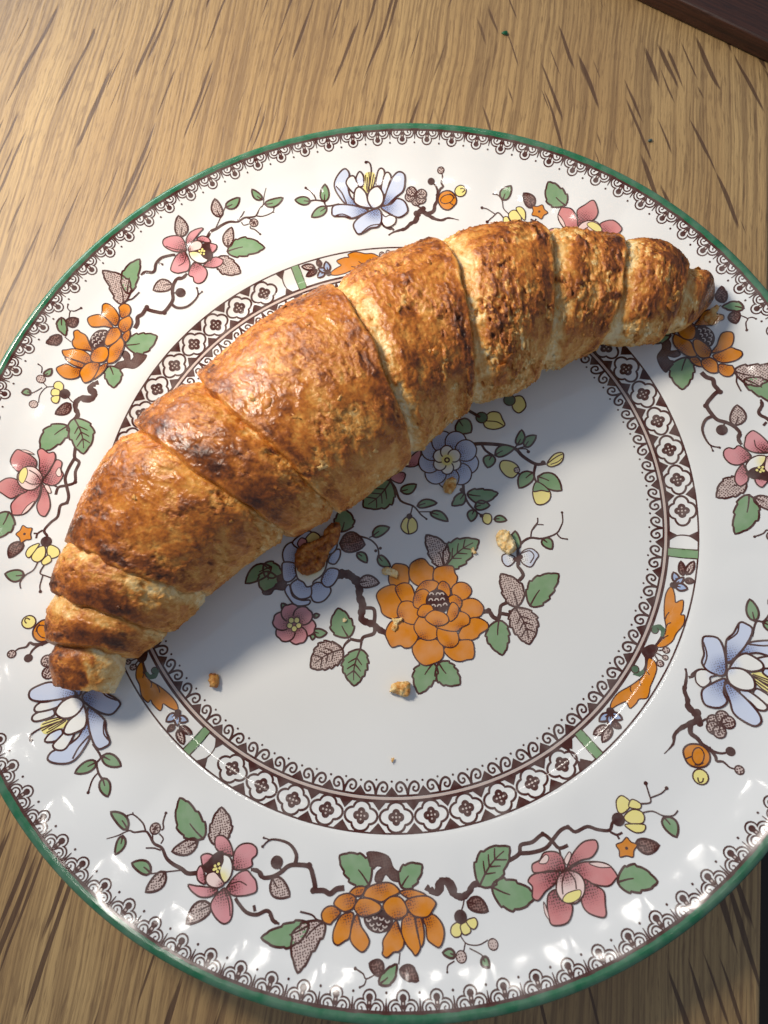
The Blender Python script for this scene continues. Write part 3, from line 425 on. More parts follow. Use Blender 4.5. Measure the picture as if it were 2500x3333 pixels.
 {'n':'scroll_leaf','g':'C','p':[{'k':'F','c':'orange','p':[4619,-4494,4713,-4573,4702,-4738,4586,-4903,4447,-5062,4379,-5182,4288,-5269,4151,-5251,4058,-5324,3919,-5391,3891,-5312,3876,-5242,3704,-5270,3539,-5313,3593,-5190,3781,-5043,4089,-4951,4378,-4826,4517,-4665],'w':22},{'k':'L','c':'brown','p':[4508,-4691,4505,-4773,4522,-4833],'w':[18,18]},{'k':'L','c':'brown','p':[4309,-4865,4282,-4941,4288,-4997],'w':[18,18]},{'k':'L','c':'brown','p':[4084,-4963,4049,-5023,4056,-5080],'w':[18,18]}]},
 {'n':'curl','g':'C','p':[{'k':'L','c':'brown','p':[4772,-4334,4909,-4255,5065,-4123],'w':[53,80]},{'k':'L','c':'dgreen','p':[5055,-4135,5108,-4005,5032,-3914,4939,-3954],'w':[70,134]},{'k':'D','c':'dgreen','p':[4944,-3964],'r':71,'w':19,'st':0},{'k':'F','c':'dbrown','p':[4568,-4299,4777,-4245,4868,-4330,4772,-4447,4615,-4507,4553,-4408],'w':32},{'k':'L','c':'brown','p':[4601,-4433,4541,-4615,4439,-4730],'w':[69,53]},{'k':'L','c':'dgreen','p':[4452,-4733,4336,-4755,4263,-4688],'w':[69,137]},{'k':'D','c':'dgreen','p':[4281,-4650],'r':81,'w':19,'st':0},{'k':'L','c':'brown','p':[4738,-4354,5013,-4417],'w':[26,26]},{'k':'D','c':'bleaf','p':[5013,-4417],'r':65,'w':25,'st':0.7},{'k':'L','c':'brown','p':[4738,-4354,4940,-4560],'w':[26,26]},{'k':'D','c':'bleaf','p':[4940,-4560],'r':52,'w':25,'st':0.7},{'k':'L','c':'brown','p':[4738,-4354,4801,-4651],'w':[26,26]},{'k':'D','c':'bleaf','p':[4801,-4651],'r':67,'w':25,'st':0.7}]},
 {'n':'flower','g':'C','p':[{'k':'L','c':'brown','p':[5623,-3132,5823,-3068,5959,-3124],'w':[37,37]},{'k':'V','c':'dleaf','p':[5884,-2971,5952,-2662],'w':126,'s':0,'cv':0},{'k':'V','c':'bleaf','p':[5961,-2974,6189,-2735],'w':139,'s':0,'cv':0},{'k':'V','c':'dleaf','p':[5893,-3089,6037,-3157],'w':117,'s':0,'cv':0},{'k':'V','c':'bud','p':[5729,-3087,5729,-2855],'w':142,'s':0,'cv':0},{'k':'V','c':'bud','p':[5683,-3118,5880,-3019],'w':114,'s':0,'cv':0},{'k':'V','c':'bud','p':[5671,-3151,5864,-3275],'w':160,'s':0,'cv':0},{'k':'D','c':'dbrown','p':[5625,-3126],'r':71,'w':0,'st':0}]},
 {'n':'flower','g':'C','p':[{'k':'V','c':'bleaf','p':[3358,-5632,3032,-5726],'w':155,'s':0,'cv':0},{'k':'V','c':'bleaf','p':[3421,-5665,3150,-5905],'w':152,'s':0,'cv':0},{'k':'V','c':'dleaf','p':[3468,-5591,3599,-5711],'w':117,'s':0,'cv':0},{'k':'V','c':'bud','p':[3479,-5407,3229,-5498],'w':151,'s':0,'cv':0},{'k':'V','c':'bud','p':[3504,-5412,3683,-5559],'w':150,'s':0,'cv':0},{'k':'V','c':'bud','p':[3491,-5410,3408,-5643],'w':119,'s':0,'cv':0},{'k':'D','c':'dbrown','p':[3510,-5355],'r':83,'w':0,'st':0}]},
 {'n':'leaf','g':'M','p':[{'k':'V','c':'green','p':[907,-1559,1796,-1142],'w':603,'s':4,'cv':0.08}]},
 {'n':'leaf','g':'M','p':[{'k':'V','c':'bleaf','p':[878,-1552,674,-743],'w':488,'s':3,'cv':0.08}]},
 {'n':'leaf','g':'M','p':[{'k':'V','c':'bleaf','p':[2238,-2789,2078,-2003],'w':502,'s':3,'cv':0.08}]},
 {'n':'leaf','g':'M','p':[{'k':'V','c':'green','p':[2503,-2838,3307,-2300],'w':557,'s':4,'cv':0.08}]},
 {'n':'leaf','g':'M','p':[{'k':'V','c':'bleaf','p':[2175,-2803,2261,-3633],'w':618,'s':4,'cv':0.08}]},
 {'n':'leaf','g':'M','p':[{'k':'V','c':'green','p':[1759,-2982,1628,-3725],'w':518,'s':4,'cv':0.08}]},
 {'n':'leaf','g':'M','p':[{'k':'V','c':'green','p':[141,-3547,-328,-4103],'w':512,'s':4,'cv':0.08}]},
 {'n':'leaf','g':'M','p':[{'k':'V','c':'green','p':[250,-3573,588,-4115],'w':498,'s':4,'cv':0.08}]},
 {'n':'leaf','g':'M','p':[{'k':'V','c':'green','p':[2585,-1556,2643,-1133],'w':235,'s':0,'cv':0.08}]},
 {'n':'leaf','g':'M','p':[{'k':'V','c':'green','p':[3183,-1457,3328,-1728],'w':228,'s':0,'cv':0.08}]},
 {'n':'leaf','g':'M','p':[{'k':'V','c':'green','p':[-1545,-2588,-1643,-1902],'w':518,'s':3,'cv':0.08}]},
 {'n':'leaf','g':'M','p':[{'k':'V','c':'bleaf','p':[-1730,-2805,-2500,-3030],'w':631,'s':5,'cv':0.08}]},
 {'n':'leaf','g':'M','p':[{'k':'V','c':'green','p':[-1348,-2895,-1652,-3628],'w':589,'s':5,'cv':0.08}]},
 {'n':'leaf','g':'M','p':[{'k':'V','c':'bleaf','p':[-1079,-1454,-616,-1566],'w':281,'s':0,'cv':0.08}]},
 {'n':'leaf','g':'M','p':[{'k':'V','c':'dleaf','p':[-1292,-468,-736,-631],'w':476,'s':0,'cv':0.08}]},
 {'n':'leaf','g':'M','p':[{'k':'V','c':'green','p':[-955,-777,-782,-1048],'w':183,'s':0,'cv':0.08}]},
 {'n':'leaf','g':'M','p':[{'k':'V','c':'green','p':[-502,-953,-288,-1260],'w':203,'s':0,'cv':0.08}]},
 {'n':'leaf','g':'M','p':[{'k':'V','c':'green','p':[-525,-482,-102,-371],'w':227,'s':0,'cv':0.08}]},
 {'n':'leaf','g':'M','p':[{'k':'V','c':'green','p':[-1198,-210,-1031,320],'w':482,'s':3,'cv':0.08}]},
 {'n':'leaf','g':'M','p':[{'k':'V','c':'green','p':[-2929,-628,-3583,-859],'w':358,'s':0,'cv':0.08}]},
 {'n':'leaf','g':'M','p':[{'k':'V','c':'green','p':[-3023,-711,-3195,-1145],'w':484,'s':3,'cv':0.08}]},
 {'n':'leaf','g':'M','p':[{'k':'V','c':'green','p':[-3094,-535,-2714,-838],'w':384,'s':2,'cv':0.08}]},
 {'n':'leaf','g':'M','p':[{'k':'V','c':'green','p':[-2288,-2275,-1994,-2382],'w':192,'s':0,'cv':0.08}]},
 {'n':'leaf','g':'M','p':[{'k':'V','c':'green','p':[-2317,-2293,-2338,-2456],'w':113,'s':0,'cv':0.08}]},
 {'n':'leaf','g':'M','p':[{'k':'V','c':'green','p':[-2213,-1970,-2077,-1951],'w':94,'s':0,'cv':0.08}]},
 {'n':'leaf','g':'M','p':[{'k':'V','c':'green','p':[-2798,-1698,-2857,-1500],'w':140,'s':0,'cv':0.08}]},
 {'n':'leaf','g':'M','p':[{'k':'V','c':'green','p':[3246,839,3453,1176],'w':196,'s':0,'cv':0.08}]},
 {'n':'leaf','g':'M','p':[{'k':'V','c':'green','p':[3400,753,3735,961],'w':222,'s':0,'cv':0.08}]},
 {'n':'leaf','g':'M','p':[{'k':'V','c':'green','p':[2681,723,3165,788],'w':256,'s':0,'cv':0.08}]},
 {'n':'leaf','g':'M','p':[{'k':'V','c':'green','p':[2619,739,2436,472],'w':273,'s':0,'cv':0.08}]},
 {'n':'leaf','g':'M','p':[{'k':'V','c':'green','p':[3414,105,3004,-178],'w':312,'s':0,'cv':0.08}]},
 {'n':'leaf','g':'M','p':[{'k':'V','c':'green','p':[3489,-15,3924,-467],'w':389,'s':0,'cv':0.08}]},
 {'n':'leaf','g':'M','p':[{'k':'V','c':'green','p':[1817,-33,2504,-182],'w':355,'s':3,'cv':0.08}]},
 {'n':'leaf','g':'M','p':[{'k':'V','c':'green','p':[1761,4,1412,-210],'w':251,'s':1,'cv':0.08}]},
 {'n':'leaf','g':'M','p':[{'k':'V','c':'green','p':[1903,-373,2249,-413],'w':224,'s':0,'cv':0.08}]},
 {'n':'leaf','g':'M','p':[{'k':'V','c':'green','p':[1886,-436,1735,-678],'w':214,'s':0,'cv':0.08}]},
 {'n':'leaf','g':'M','p':[{'k':'V','c':'green','p':[2257,-753,2526,-846],'w':153,'s':0,'cv':0.08}]},
 {'n':'leaf','g':'M','p':[{'k':'V','c':'green','p':[169,701,-577,242],'w':702,'s':4,'cv':0.08}]},
 {'n':'leaf','g':'M','p':[{'k':'V','c':'green','p':[344,412,739,475],'w':228,'s':0,'cv':0.08}]},
 {'n':'leaf','g':'M','p':[{'k':'V','c':'green','p':[633,-35,1093,-72],'w':191,'s':0,'cv':0.08}]},
 {'n':'leaf','g':'M','p':[{'k':'V','c':'green','p':[885,-256,1234,-550],'w':189,'s':0,'cv':0.08}]},
 {'n':'leaf','g':'M','p':[{'k':'V','c':'green','p':[2090,1780,2285,1407],'w':415,'s':0,'cv':0.08}]},
 {'n':'branch','g':'M','p':[{'k':'L','c':'brown','p':[1463,-2722,1601,-2755,1654,-2884,1755,-2943,1838,-2855,2051,-2934,2173,-2862],'w':[85,62]},{'k':'D','c':'brown','p':[1594,-2729],'r':63,'w':0,'st':0},{'k':'L','c':'brown','p':[1816,-2850,1884,-2690,2025,-2656],'w':[63,63]},{'k':'D','c':'brown','p':[2042,-2860],'r':40,'w':0,'st':0},{'k':'L','c':'brown','p':[1757,-2937,1766,-3012],'w':[28,28]},{'k':'L','c':'brown','p':[2421,-2242,2542,-2151,2526,-2027,2485,-1911,2556,-1732,2594,-1543,2745,-1412,2938,-1366,3187,-1443,3528,-1403,3700,-1229],'w':[70,26]},{'k':'L','c':'brown','p':[3597,-1349,3731,-1188,3782,-973],'w':[25,25]},{'k':'D','c':'brown','p':[3783,-969],'r':30,'w':0,'st':0},{'k':'L','c':'brown','p':[2938,-1366,3016,-1200,3175,-1069],'w':[27,27]},{'k':'L','c':'brown','p':[3016,-1207,3172,-1081,3218,-954],'w':[25,25]},{'k':'L','c':'brown','p':[3142,-1096,3301,-1144],'w':[21,21]},{'k':'L','c':'brown','p':[3528,-1403,3583,-1524,3714,-1587],'w':[26,26]},{'k':'D','c':'brown','p':[3714,-1587],'r':23,'w':0,'st':0}]},
 {'n':'branch','g':'M','p':[{'k':'L','c':'brown','p':[-1529,-1151,-1281,-1197,-1115,-1381,-1069,-1547,-1117,-1741,-1088,-1953,-1155,-2140,-1163,-2290,-944,-2443,-827,-2595,-676,-2706],'w':[174,109]},{'k':'L','c':'brown','p':[-1080,-2031,-877,-2092,-876,-2257,-944,-2443],'w':[64,74]},{'k':'L','c':'brown','p':[-930,-2496,-987,-2632,-1218,-2652,-1309,-2718,-1527,-2624],'w':[73,54]},{'k':'L','c':'brown','p':[-1287,-2736,-1358,-2917],'w':[53,24]},{'k':'L','c':'brown','p':[-1531,-2641,-1662,-2722,-1743,-2839],'w':[63,22]},{'k':'L','c':'brown','p':[-844,-391,-613,-528,-494,-690,-468,-829,-490,-956],'w':[36,31]},{'k':'D','c':'brown','p':[-414,-795],'r':36,'w':0,'st':0},{'k':'D','c':'brown','p':[-530,-827],'r':36,'w':0,'st':0},{'k':'L','c':'brown','p':[-605,-490,-498,-481],'w':[23,23]},{'k':'F','c':'bark','p':[-3017,-817,-2667,-889,-2727,-1200,-2950,-1147,-3070,-1235,-3236,-1156],'w':35}]},
 {'n':'branch','g':'M','p':[{'k':'L','c':'brown','p':[2165,1123,2465,1075,2914,923,3180,761,3296,544,3532,288,3763,249],'w':[79,62]},{'k':'L','c':'brown','p':[2455,1040,2503,886,2644,718],'w':[49,49]},{'k':'L','c':'brown','p':[3165,788,3257,846],'w':[31,31]},{'k':'L','c':'brown','p':[3221,751,3410,759],'w':[31,31]},{'k':'L','c':'brown','p':[3178,752,3408,703,3451,622],'w':[26,26]},{'k':'D','c':'brown','p':[3450,618],'r':40,'w':0,'st':0},{'k':'L','c':'brown','p':[3532,288,3419,48,3425,-160],'w':[57,43]},{'k':'L','c':'brown','p':[3060,175,3253,81,3440,89],'w':[39,39]},{'k':'D','c':'brown','p':[3705,277],'r':57,'w':0,'st':0}]},
 {'n':'branch','g':'M','p':[{'k':'L','c':'brown','p':[1788,226,1750,-39,1797,-278,1915,-489,2042,-633],'w':[60,30]},{'k':'D','c':'brown','p':[1719,97],'r':52,'w':0,'st':0},{'k':'L','c':'brown','p':[137,756,238,522,291,187,550,-15,668,-248,768,-376],'w':[57,26]},{'k':'D','c':'brown','p':[767,-381],'r':26,'w':0,'st':0},{'k':'L','c':'brown','p':[529,-9,447,-171,403,-259],'w':[26,26]},{'k':'L','c':'brown','p':[643,-174,911,-240],'w':[22,22]}]},
 {'n':'flower','g':'M','p':[{'k':'F','c':'yellow','p':[3779,226,4009,410,4211,392,4122,195,3882,130],'w':29},{'k':'L','c':'brown','p':[3804,238,4031,335,4196,372],'w':[22,22]},{'k':'L','c':'brown','p':[3857,193,4040,216,4156,280],'w':[17,17]}]},
 {'n':'flower','g':'M','p':[{'k':'F','c':'yellow','p':[2719,456,2811,550,2993,490,3111,357,3115,217,2950,97,2812,154,2724,315],'w':29},{'k':'D','c':'bleaf','p':[3072,251],'r':66,'w':22,'st':0.5}]},
 {'n':'flower','g':'M','p':[{'k':'F','c':'yellow','p':[3268,-372,3356,-294,3643,-388,3613,-594,3426,-683,3270,-622],'w':28},{'k':'F','c':'green','p':[3288,-332,3411,-134,3555,-239,3652,-431,3478,-356],'w':29}]},
 {'n':'flower','g':'M','p':[{'k':'F','c':'yellow','p':[2012,-648,2088,-576,2204,-628,2199,-761,2105,-836,2013,-773],'w':28},{'k':'D','c':'brown','p':[2005,-610],'r':47,'w':0,'st':0}]},
 {'n':'flower','g':'M','p':[{'k':'F','c':'yellow','p':[157,-414,274,-254,431,-235,532,-395,486,-585,314,-632,201,-560],'w':28},{'k':'L','c':'brown','p':[408,-242,310,-430,295,-618],'w':[26,26]},{'k':'D','c':'brown','p':[402,-227],'r':69,'w':0,'st':0}]},
 {'n':'flower','g':'M','p':[{'k':'F','c':'yellow','p':[2653,1611,2835,1783,3045,1728,3086,1548,3093,1378,2851,1344,2653,1443],'w':30},{'k':'D','c':'dgreen','p':[2625,1706],'r':136,'w':30,'st':0},{'k':'L','c':'brown','p':[2346,1982,2593,1723],'w':[63,63]},{'k':'L','c':'brown','p':[2717,1595,2942,1513,3064,1386],'w':[22,22]}]},
 {'n':'flower','g':'M','p':[{'k':'F','c':'yellow','p':[3484,2005,3682,1988,3708,1728,3505,1600,3392,1760],'w':30},{'k':'D','c':'dgreen','p':[3374,1970],'r':136,'w':30,'st':0}]},
 {'n':'flower','g':'M','p':[{'k':'F','c':'blue','p':[2582,-1723,2721,-1605,2897,-1617,2999,-1779,2911,-1879,2755,-2007,2608,-1896],'w':28,'gr':[2584,-1769,378,'white',0.4]},{'k':'L','c':'brown','p':[2644,-1662,2829,-1646,2894,-1784,2765,-1919],'w':[23,23]},{'k':'F','c':'blue','p':[2491,-1731,2332,-1601,2208,-1617,2183,-1763,2258,-1872,2385,-1842],'w':28,'gr':[2473,-1742,321,'white',0.4]},{'k':'D','c':'brown','p':[2469,-1756],'r':52,'w':0,'st':0},{'k':'D','c':'brown','p':[2594,-1735],'r':58,'w':0,'st':0},{'k':'D','c':'brown','p':[2513,-1812],'r':41,'w':0,'st':0},{'k':'L','c':'brown','p':[2574,-1615,2503,-1901],'w':[64,64]}]},
 {'n':'flower','g':'M','p':[{'k':'F','c':'pink','p':[-2245,-2233,-2280,-2307,-2357,-2343,-2445,-2345,-2529,-2313,-2593,-2251,-2627,-2171,-2625,-2087,-2587,-2012,-2519,-1961,-2434,-1942,-2346,-1958,-2271,-2007,-2221,-2080,-2206,-2165],'w':34,'gr':[-2670,-2021,445,'maroon',0.7]},{'k':'F','c':'pink','p':[-2627,-2463,-2713,-2468,-2789,-2420,-2839,-2348,-2856,-2265,-2836,-2184,-2783,-2120,-2705,-2083,-2617,-2082,-2533,-2115,-2469,-2177,-2436,-2257,-2438,-2341,-2477,-2414,-2544,-2464],'w':34,'gr':[-2670,-2021,444,'maroon',0.7]},{'k':'F','c':'pink','p':[-3051,-2252,-3104,-2183,-3103,-2099,-3066,-2024,-2999,-1972,-2914,-1953,-2826,-1969,-2750,-2017,-2699,-2090,-2683,-2174,-2704,-2255,-2757,-2319,-2835,-2354,-2923,-2355,-3006,-2322],'w':34,'gr':[-2670,-2021,445,'maroon',0.7]},{'k':'F','c':'pink','p':[-3097,-1807,-3063,-1732,-2985,-1695,-2896,-1693,-2812,-1726,-2747,-1789,-2712,-1869,-2714,-1954,-2752,-2029,-2820,-2080,-2904,-2099,-2992,-2083,-3068,-2034,-3119,-1961,-3135,-1876],'w':34,'gr':[-2670,-2021,448,'maroon',0.7]},{'k':'F','c':'pink','p':[-2713,-1572,-2626,-1567,-2549,-1616,-2498,-1690,-2482,-1775,-2502,-1857,-2556,-1922,-2634,-1958,-2723,-1960,-2807,-1926,-2871,-1864,-2906,-1783,-2903,-1697,-2865,-1622,-2797,-1570],'w':35,'gr':[-2670,-2021,449,'maroon',0.7]},{'k':'F','c':'pink','p':[-2285,-1787,-2233,-1857,-2235,-1943,-2273,-2017,-2341,-2069,-2426,-2089,-2514,-2073,-2590,-2024,-2640,-1951,-2656,-1866,-2635,-1785,-2581,-1720,-2502,-1684,-2413,-1682,-2330,-1716],'w':34,'gr':[-2670,-2021,448,'maroon',0.7]},{'k':'D','c':'maroon','p':[-2670,-2021],'r':186,'w':0,'st':0},{'k':'D','c':'yellow','p':[-2578,-2074],'r':64,'w':21,'st':0},{'k':'D','c':'yellow','p':[-2688,-2122],'r':64,'w':21,'st':0},{'k':'D','c':'yellow','p':[-2773,-2030],'r':64,'w':21,'st':0},{'k':'D','c':'yellow','p':[-2715,-1925],'r':65,'w':21,'st':0},{'k':'D','c':'yellow','p':[-2594,-1952],'r':65,'w':21,'st':0}]},
 {'n':'flower','g':'M','p':[{'k':'F','c':'blue','p':[-2732,-1225,-2609,-1125,-2584,-1390,-2407,-1535,-2223,-1579,-2280,-1668,-2529,-1634,-2652,-1477],'w':35,'gr':[-2048,-842,830,'dblue',0.7]},{'k':'F','c':'blue','p':[-2627,-410,-2512,-224,-2322,-190,-2237,-425,-2337,-666,-2591,-631],'w':36,'gr':[-2048,-842,851,'dblue',0.7]},{'k':'F','c':'blue','p':[-2702,-736,-2636,-593,-2392,-679,-2387,-917,-2570,-1056,-2714,-995],'w':35,'gr':[-2048,-842,843,'dblue',0.7]},{'k':'F','c':'blue','p':[-2161,-1336,-1983,-1223,-1753,-1357,-1718,-1494,-1864,-1640,-2026,-1678,-2162,-1594],'w':35,'gr':[-2048,-842,829,'dblue',0.7]},{'k':'F','c':'blue','p':[-2584,-1261,-2555,-1112,-2308,-1041,-2141,-1237,-2179,-1487,-2402,-1511,-2535,-1402],'w':35,'gr':[-2048,-842,833,'dblue',0.7]},{'k':'F','c':'blue','p':[-1875,-1198,-1675,-984,-1456,-1051,-1490,-1212,-1652,-1368,-1807,-1370],'w':35,'gr':[-2048,-842,835,'dblue',0.7]},{'k':'F','c':'blue','p':[-1638,-809,-1467,-612,-1322,-608,-1357,-772,-1503,-908],'w':35,'gr':[-2048,-842,844,'dblue',0.7]},{'k':'F','c':'blue','p':[-2352,-209,-2111,-53,-1895,-25,-1802,-344,-2088,-461],'w':36,'gr':[-2048,-842,855,'dblue',0.7]},{'k':'F','c':'blue','p':[-1737,-279,-1541,-220,-1354,-453,-1472,-638,-1651,-621],'w':36,'gr':[-2048,-842,850,'dblue',0.7]},{'k':'F','c':'white','p':[-2302,-489,-2102,-271,-1842,-281,-1654,-513,-1668,-828,-1824,-1079,-2052,-1181,-2094,-1262,-2225,-1269,-2279,-1152,-2395,-1020,-2390,-732],'w':35,'gr':[-2037,-791,511,'yellow',0]},{'k':'F','c':'yellow','p':[-2029,-168,-1849,-58,-1709,-173,-1749,-276,-1999,-282],'w':29},{'k':'F','c':'pink','p':[-2242,-250,-2126,-130,-2016,-238,-2173,-366],'w':29},{'k':'D','c':'dbrown','p':[-2037,-791],'r':179,'w':0,'st':0}]},
 {'n':'flower','g':'M','p':[{'k':'F','c':'blue','p':[2261,629,2199,514,2093,443,1970,432,1859,484,1787,586,1771,714,1817,836,1912,923,2034,952,2153,917,2238,826,2270,702],'w':29,'gr':[1613,885,772,'dblue',0.7]},{'k':'F','c':'blue','p':[2038,414,1977,300,1872,229,1749,218,1638,270,1566,371,1550,498,1595,620,1689,706,1811,735,1929,700,2015,610,2047,487],'w':29,'gr':[1613,885,768,'dblue',0.7]},{'k':'F','c':'blue','p':[1731,390,1670,277,1566,206,1443,195,1332,246,1259,348,1243,474,1287,596,1381,682,1503,711,1621,676,1707,586,1740,463],'w':29,'gr':[1613,885,768,'dblue',0.7]},{'k':'F','c':'blue','p':[1481,569,1421,455,1317,384,1194,372,1082,424,1008,526,991,654,1035,776,1129,862,1251,892,1370,856,1456,766,1490,642],'w':29,'gr':[1613,885,771,'dblue',0.7]},{'k':'F','c':'blue','p':[1405,868,1344,753,1240,681,1116,670,1004,722,930,825,912,954,956,1077,1051,1164,1173,1194,1293,1159,1380,1067,1413,942],'w':29,'gr':[1613,885,776,'dblue',0.7]},{'k':'F','c':'blue','p':[1540,1149,1479,1033,1373,961,1249,950,1136,1002,1062,1106,1045,1236,1090,1360,1185,1448,1307,1478,1427,1443,1515,1350,1548,1224],'w':30,'gr':[1613,885,782,'dblue',0.7]},{'k':'F','c':'blue','p':[1824,1279,1762,1163,1656,1090,1532,1079,1419,1131,1345,1236,1329,1366,1374,1491,1470,1579,1593,1609,1713,1574,1800,1481,1833,1354],'w':30,'gr':[1613,885,784,'dblue',0.7]},{'k':'F','c':'blue','p':[2123,1195,2061,1078,1955,1006,1831,995,1718,1047,1645,1151,1629,1281,1675,1406,1771,1494,1894,1524,2014,1488,2100,1396,2132,1269],'w':30,'gr':[1613,885,783,'dblue',0.7]},{'k':'F','c':'blue','p':[2295,937,2233,822,2127,750,2003,739,1892,791,1819,894,1804,1023,1849,1146,1945,1234,2068,1264,2187,1228,2273,1136,2305,1011],'w':29,'gr':[1613,885,778,'dblue',0.7]},{'k':'F','c':'white','p':[1855,713,1819,646,1758,604,1685,597,1620,628,1577,688,1568,763,1594,835,1650,886,1721,903,1791,882,1841,829,1861,756],'w':29,'gr':[1572,881,331,'yellow',0]},{'k':'F','c':'white','p':[1670,655,1634,588,1573,546,1500,540,1435,570,1392,630,1383,705,1409,777,1464,827,1536,845,1605,824,1656,771,1675,698],'w':29,'gr':[1572,881,331,'yellow',0]},{'k':'F','c':'white','p':[1528,787,1493,720,1431,678,1359,671,1293,702,1250,762,1240,837,1266,909,1322,960,1393,977,1463,957,1514,903,1533,831],'w':29,'gr':[1572,881,332,'yellow',0]},{'k':'F','c':'white','p':[1572,978,1537,910,1475,868,1402,862,1336,892,1293,953,1283,1029,1310,1101,1365,1152,1437,1170,1507,1149,1558,1095,1577,1022],'w':30,'gr':[1572,881,333,'yellow',0]},{'k':'F','c':'white','p':[1759,1037,1723,969,1661,926,1588,920,1522,951,1479,1011,1470,1087,1496,1160,1552,1211,1624,1228,1694,1208,1744,1154,1764,1080],'w':30,'gr':[1572,881,334,'yellow',0]},{'k':'F','c':'white','p':[1900,904,1864,836,1802,794,1730,787,1664,818,1621,878,1612,954,1638,1026,1694,1077,1766,1094,1836,1074,1886,1020,1905,947],'w':29,'gr':[1572,881,333,'yellow',0]},{'k':'D','c':'yellow','p':[1571,877],'r':133,'w':0,'st':0},{'k':'D','c':'brown','p':[1571,877],'r':71,'w':0,'st':0},{'k':'D','c':'yellow','p':[1571,877],'r':31,'w':0,'st':0}]},
 {'n':'flower','g':'M','p':[{'k':'F','c':'pink','p':[783,1038,922,1154,1098,1053,1021,922,785,958],'w':30,'gr':[666,833,400,'dpink',0.6]},{'k':'F','c':'pink','p':[184,767,406,861,551,778,395,589],'w':29,'gr':[666,833,398,'dpink',0.6]},{'k':'F','c':'pink','p':[572,997,847,1211,1037,1258,866,923],'w':30,'gr':[666,833,401,'dpink',0.6]}]},
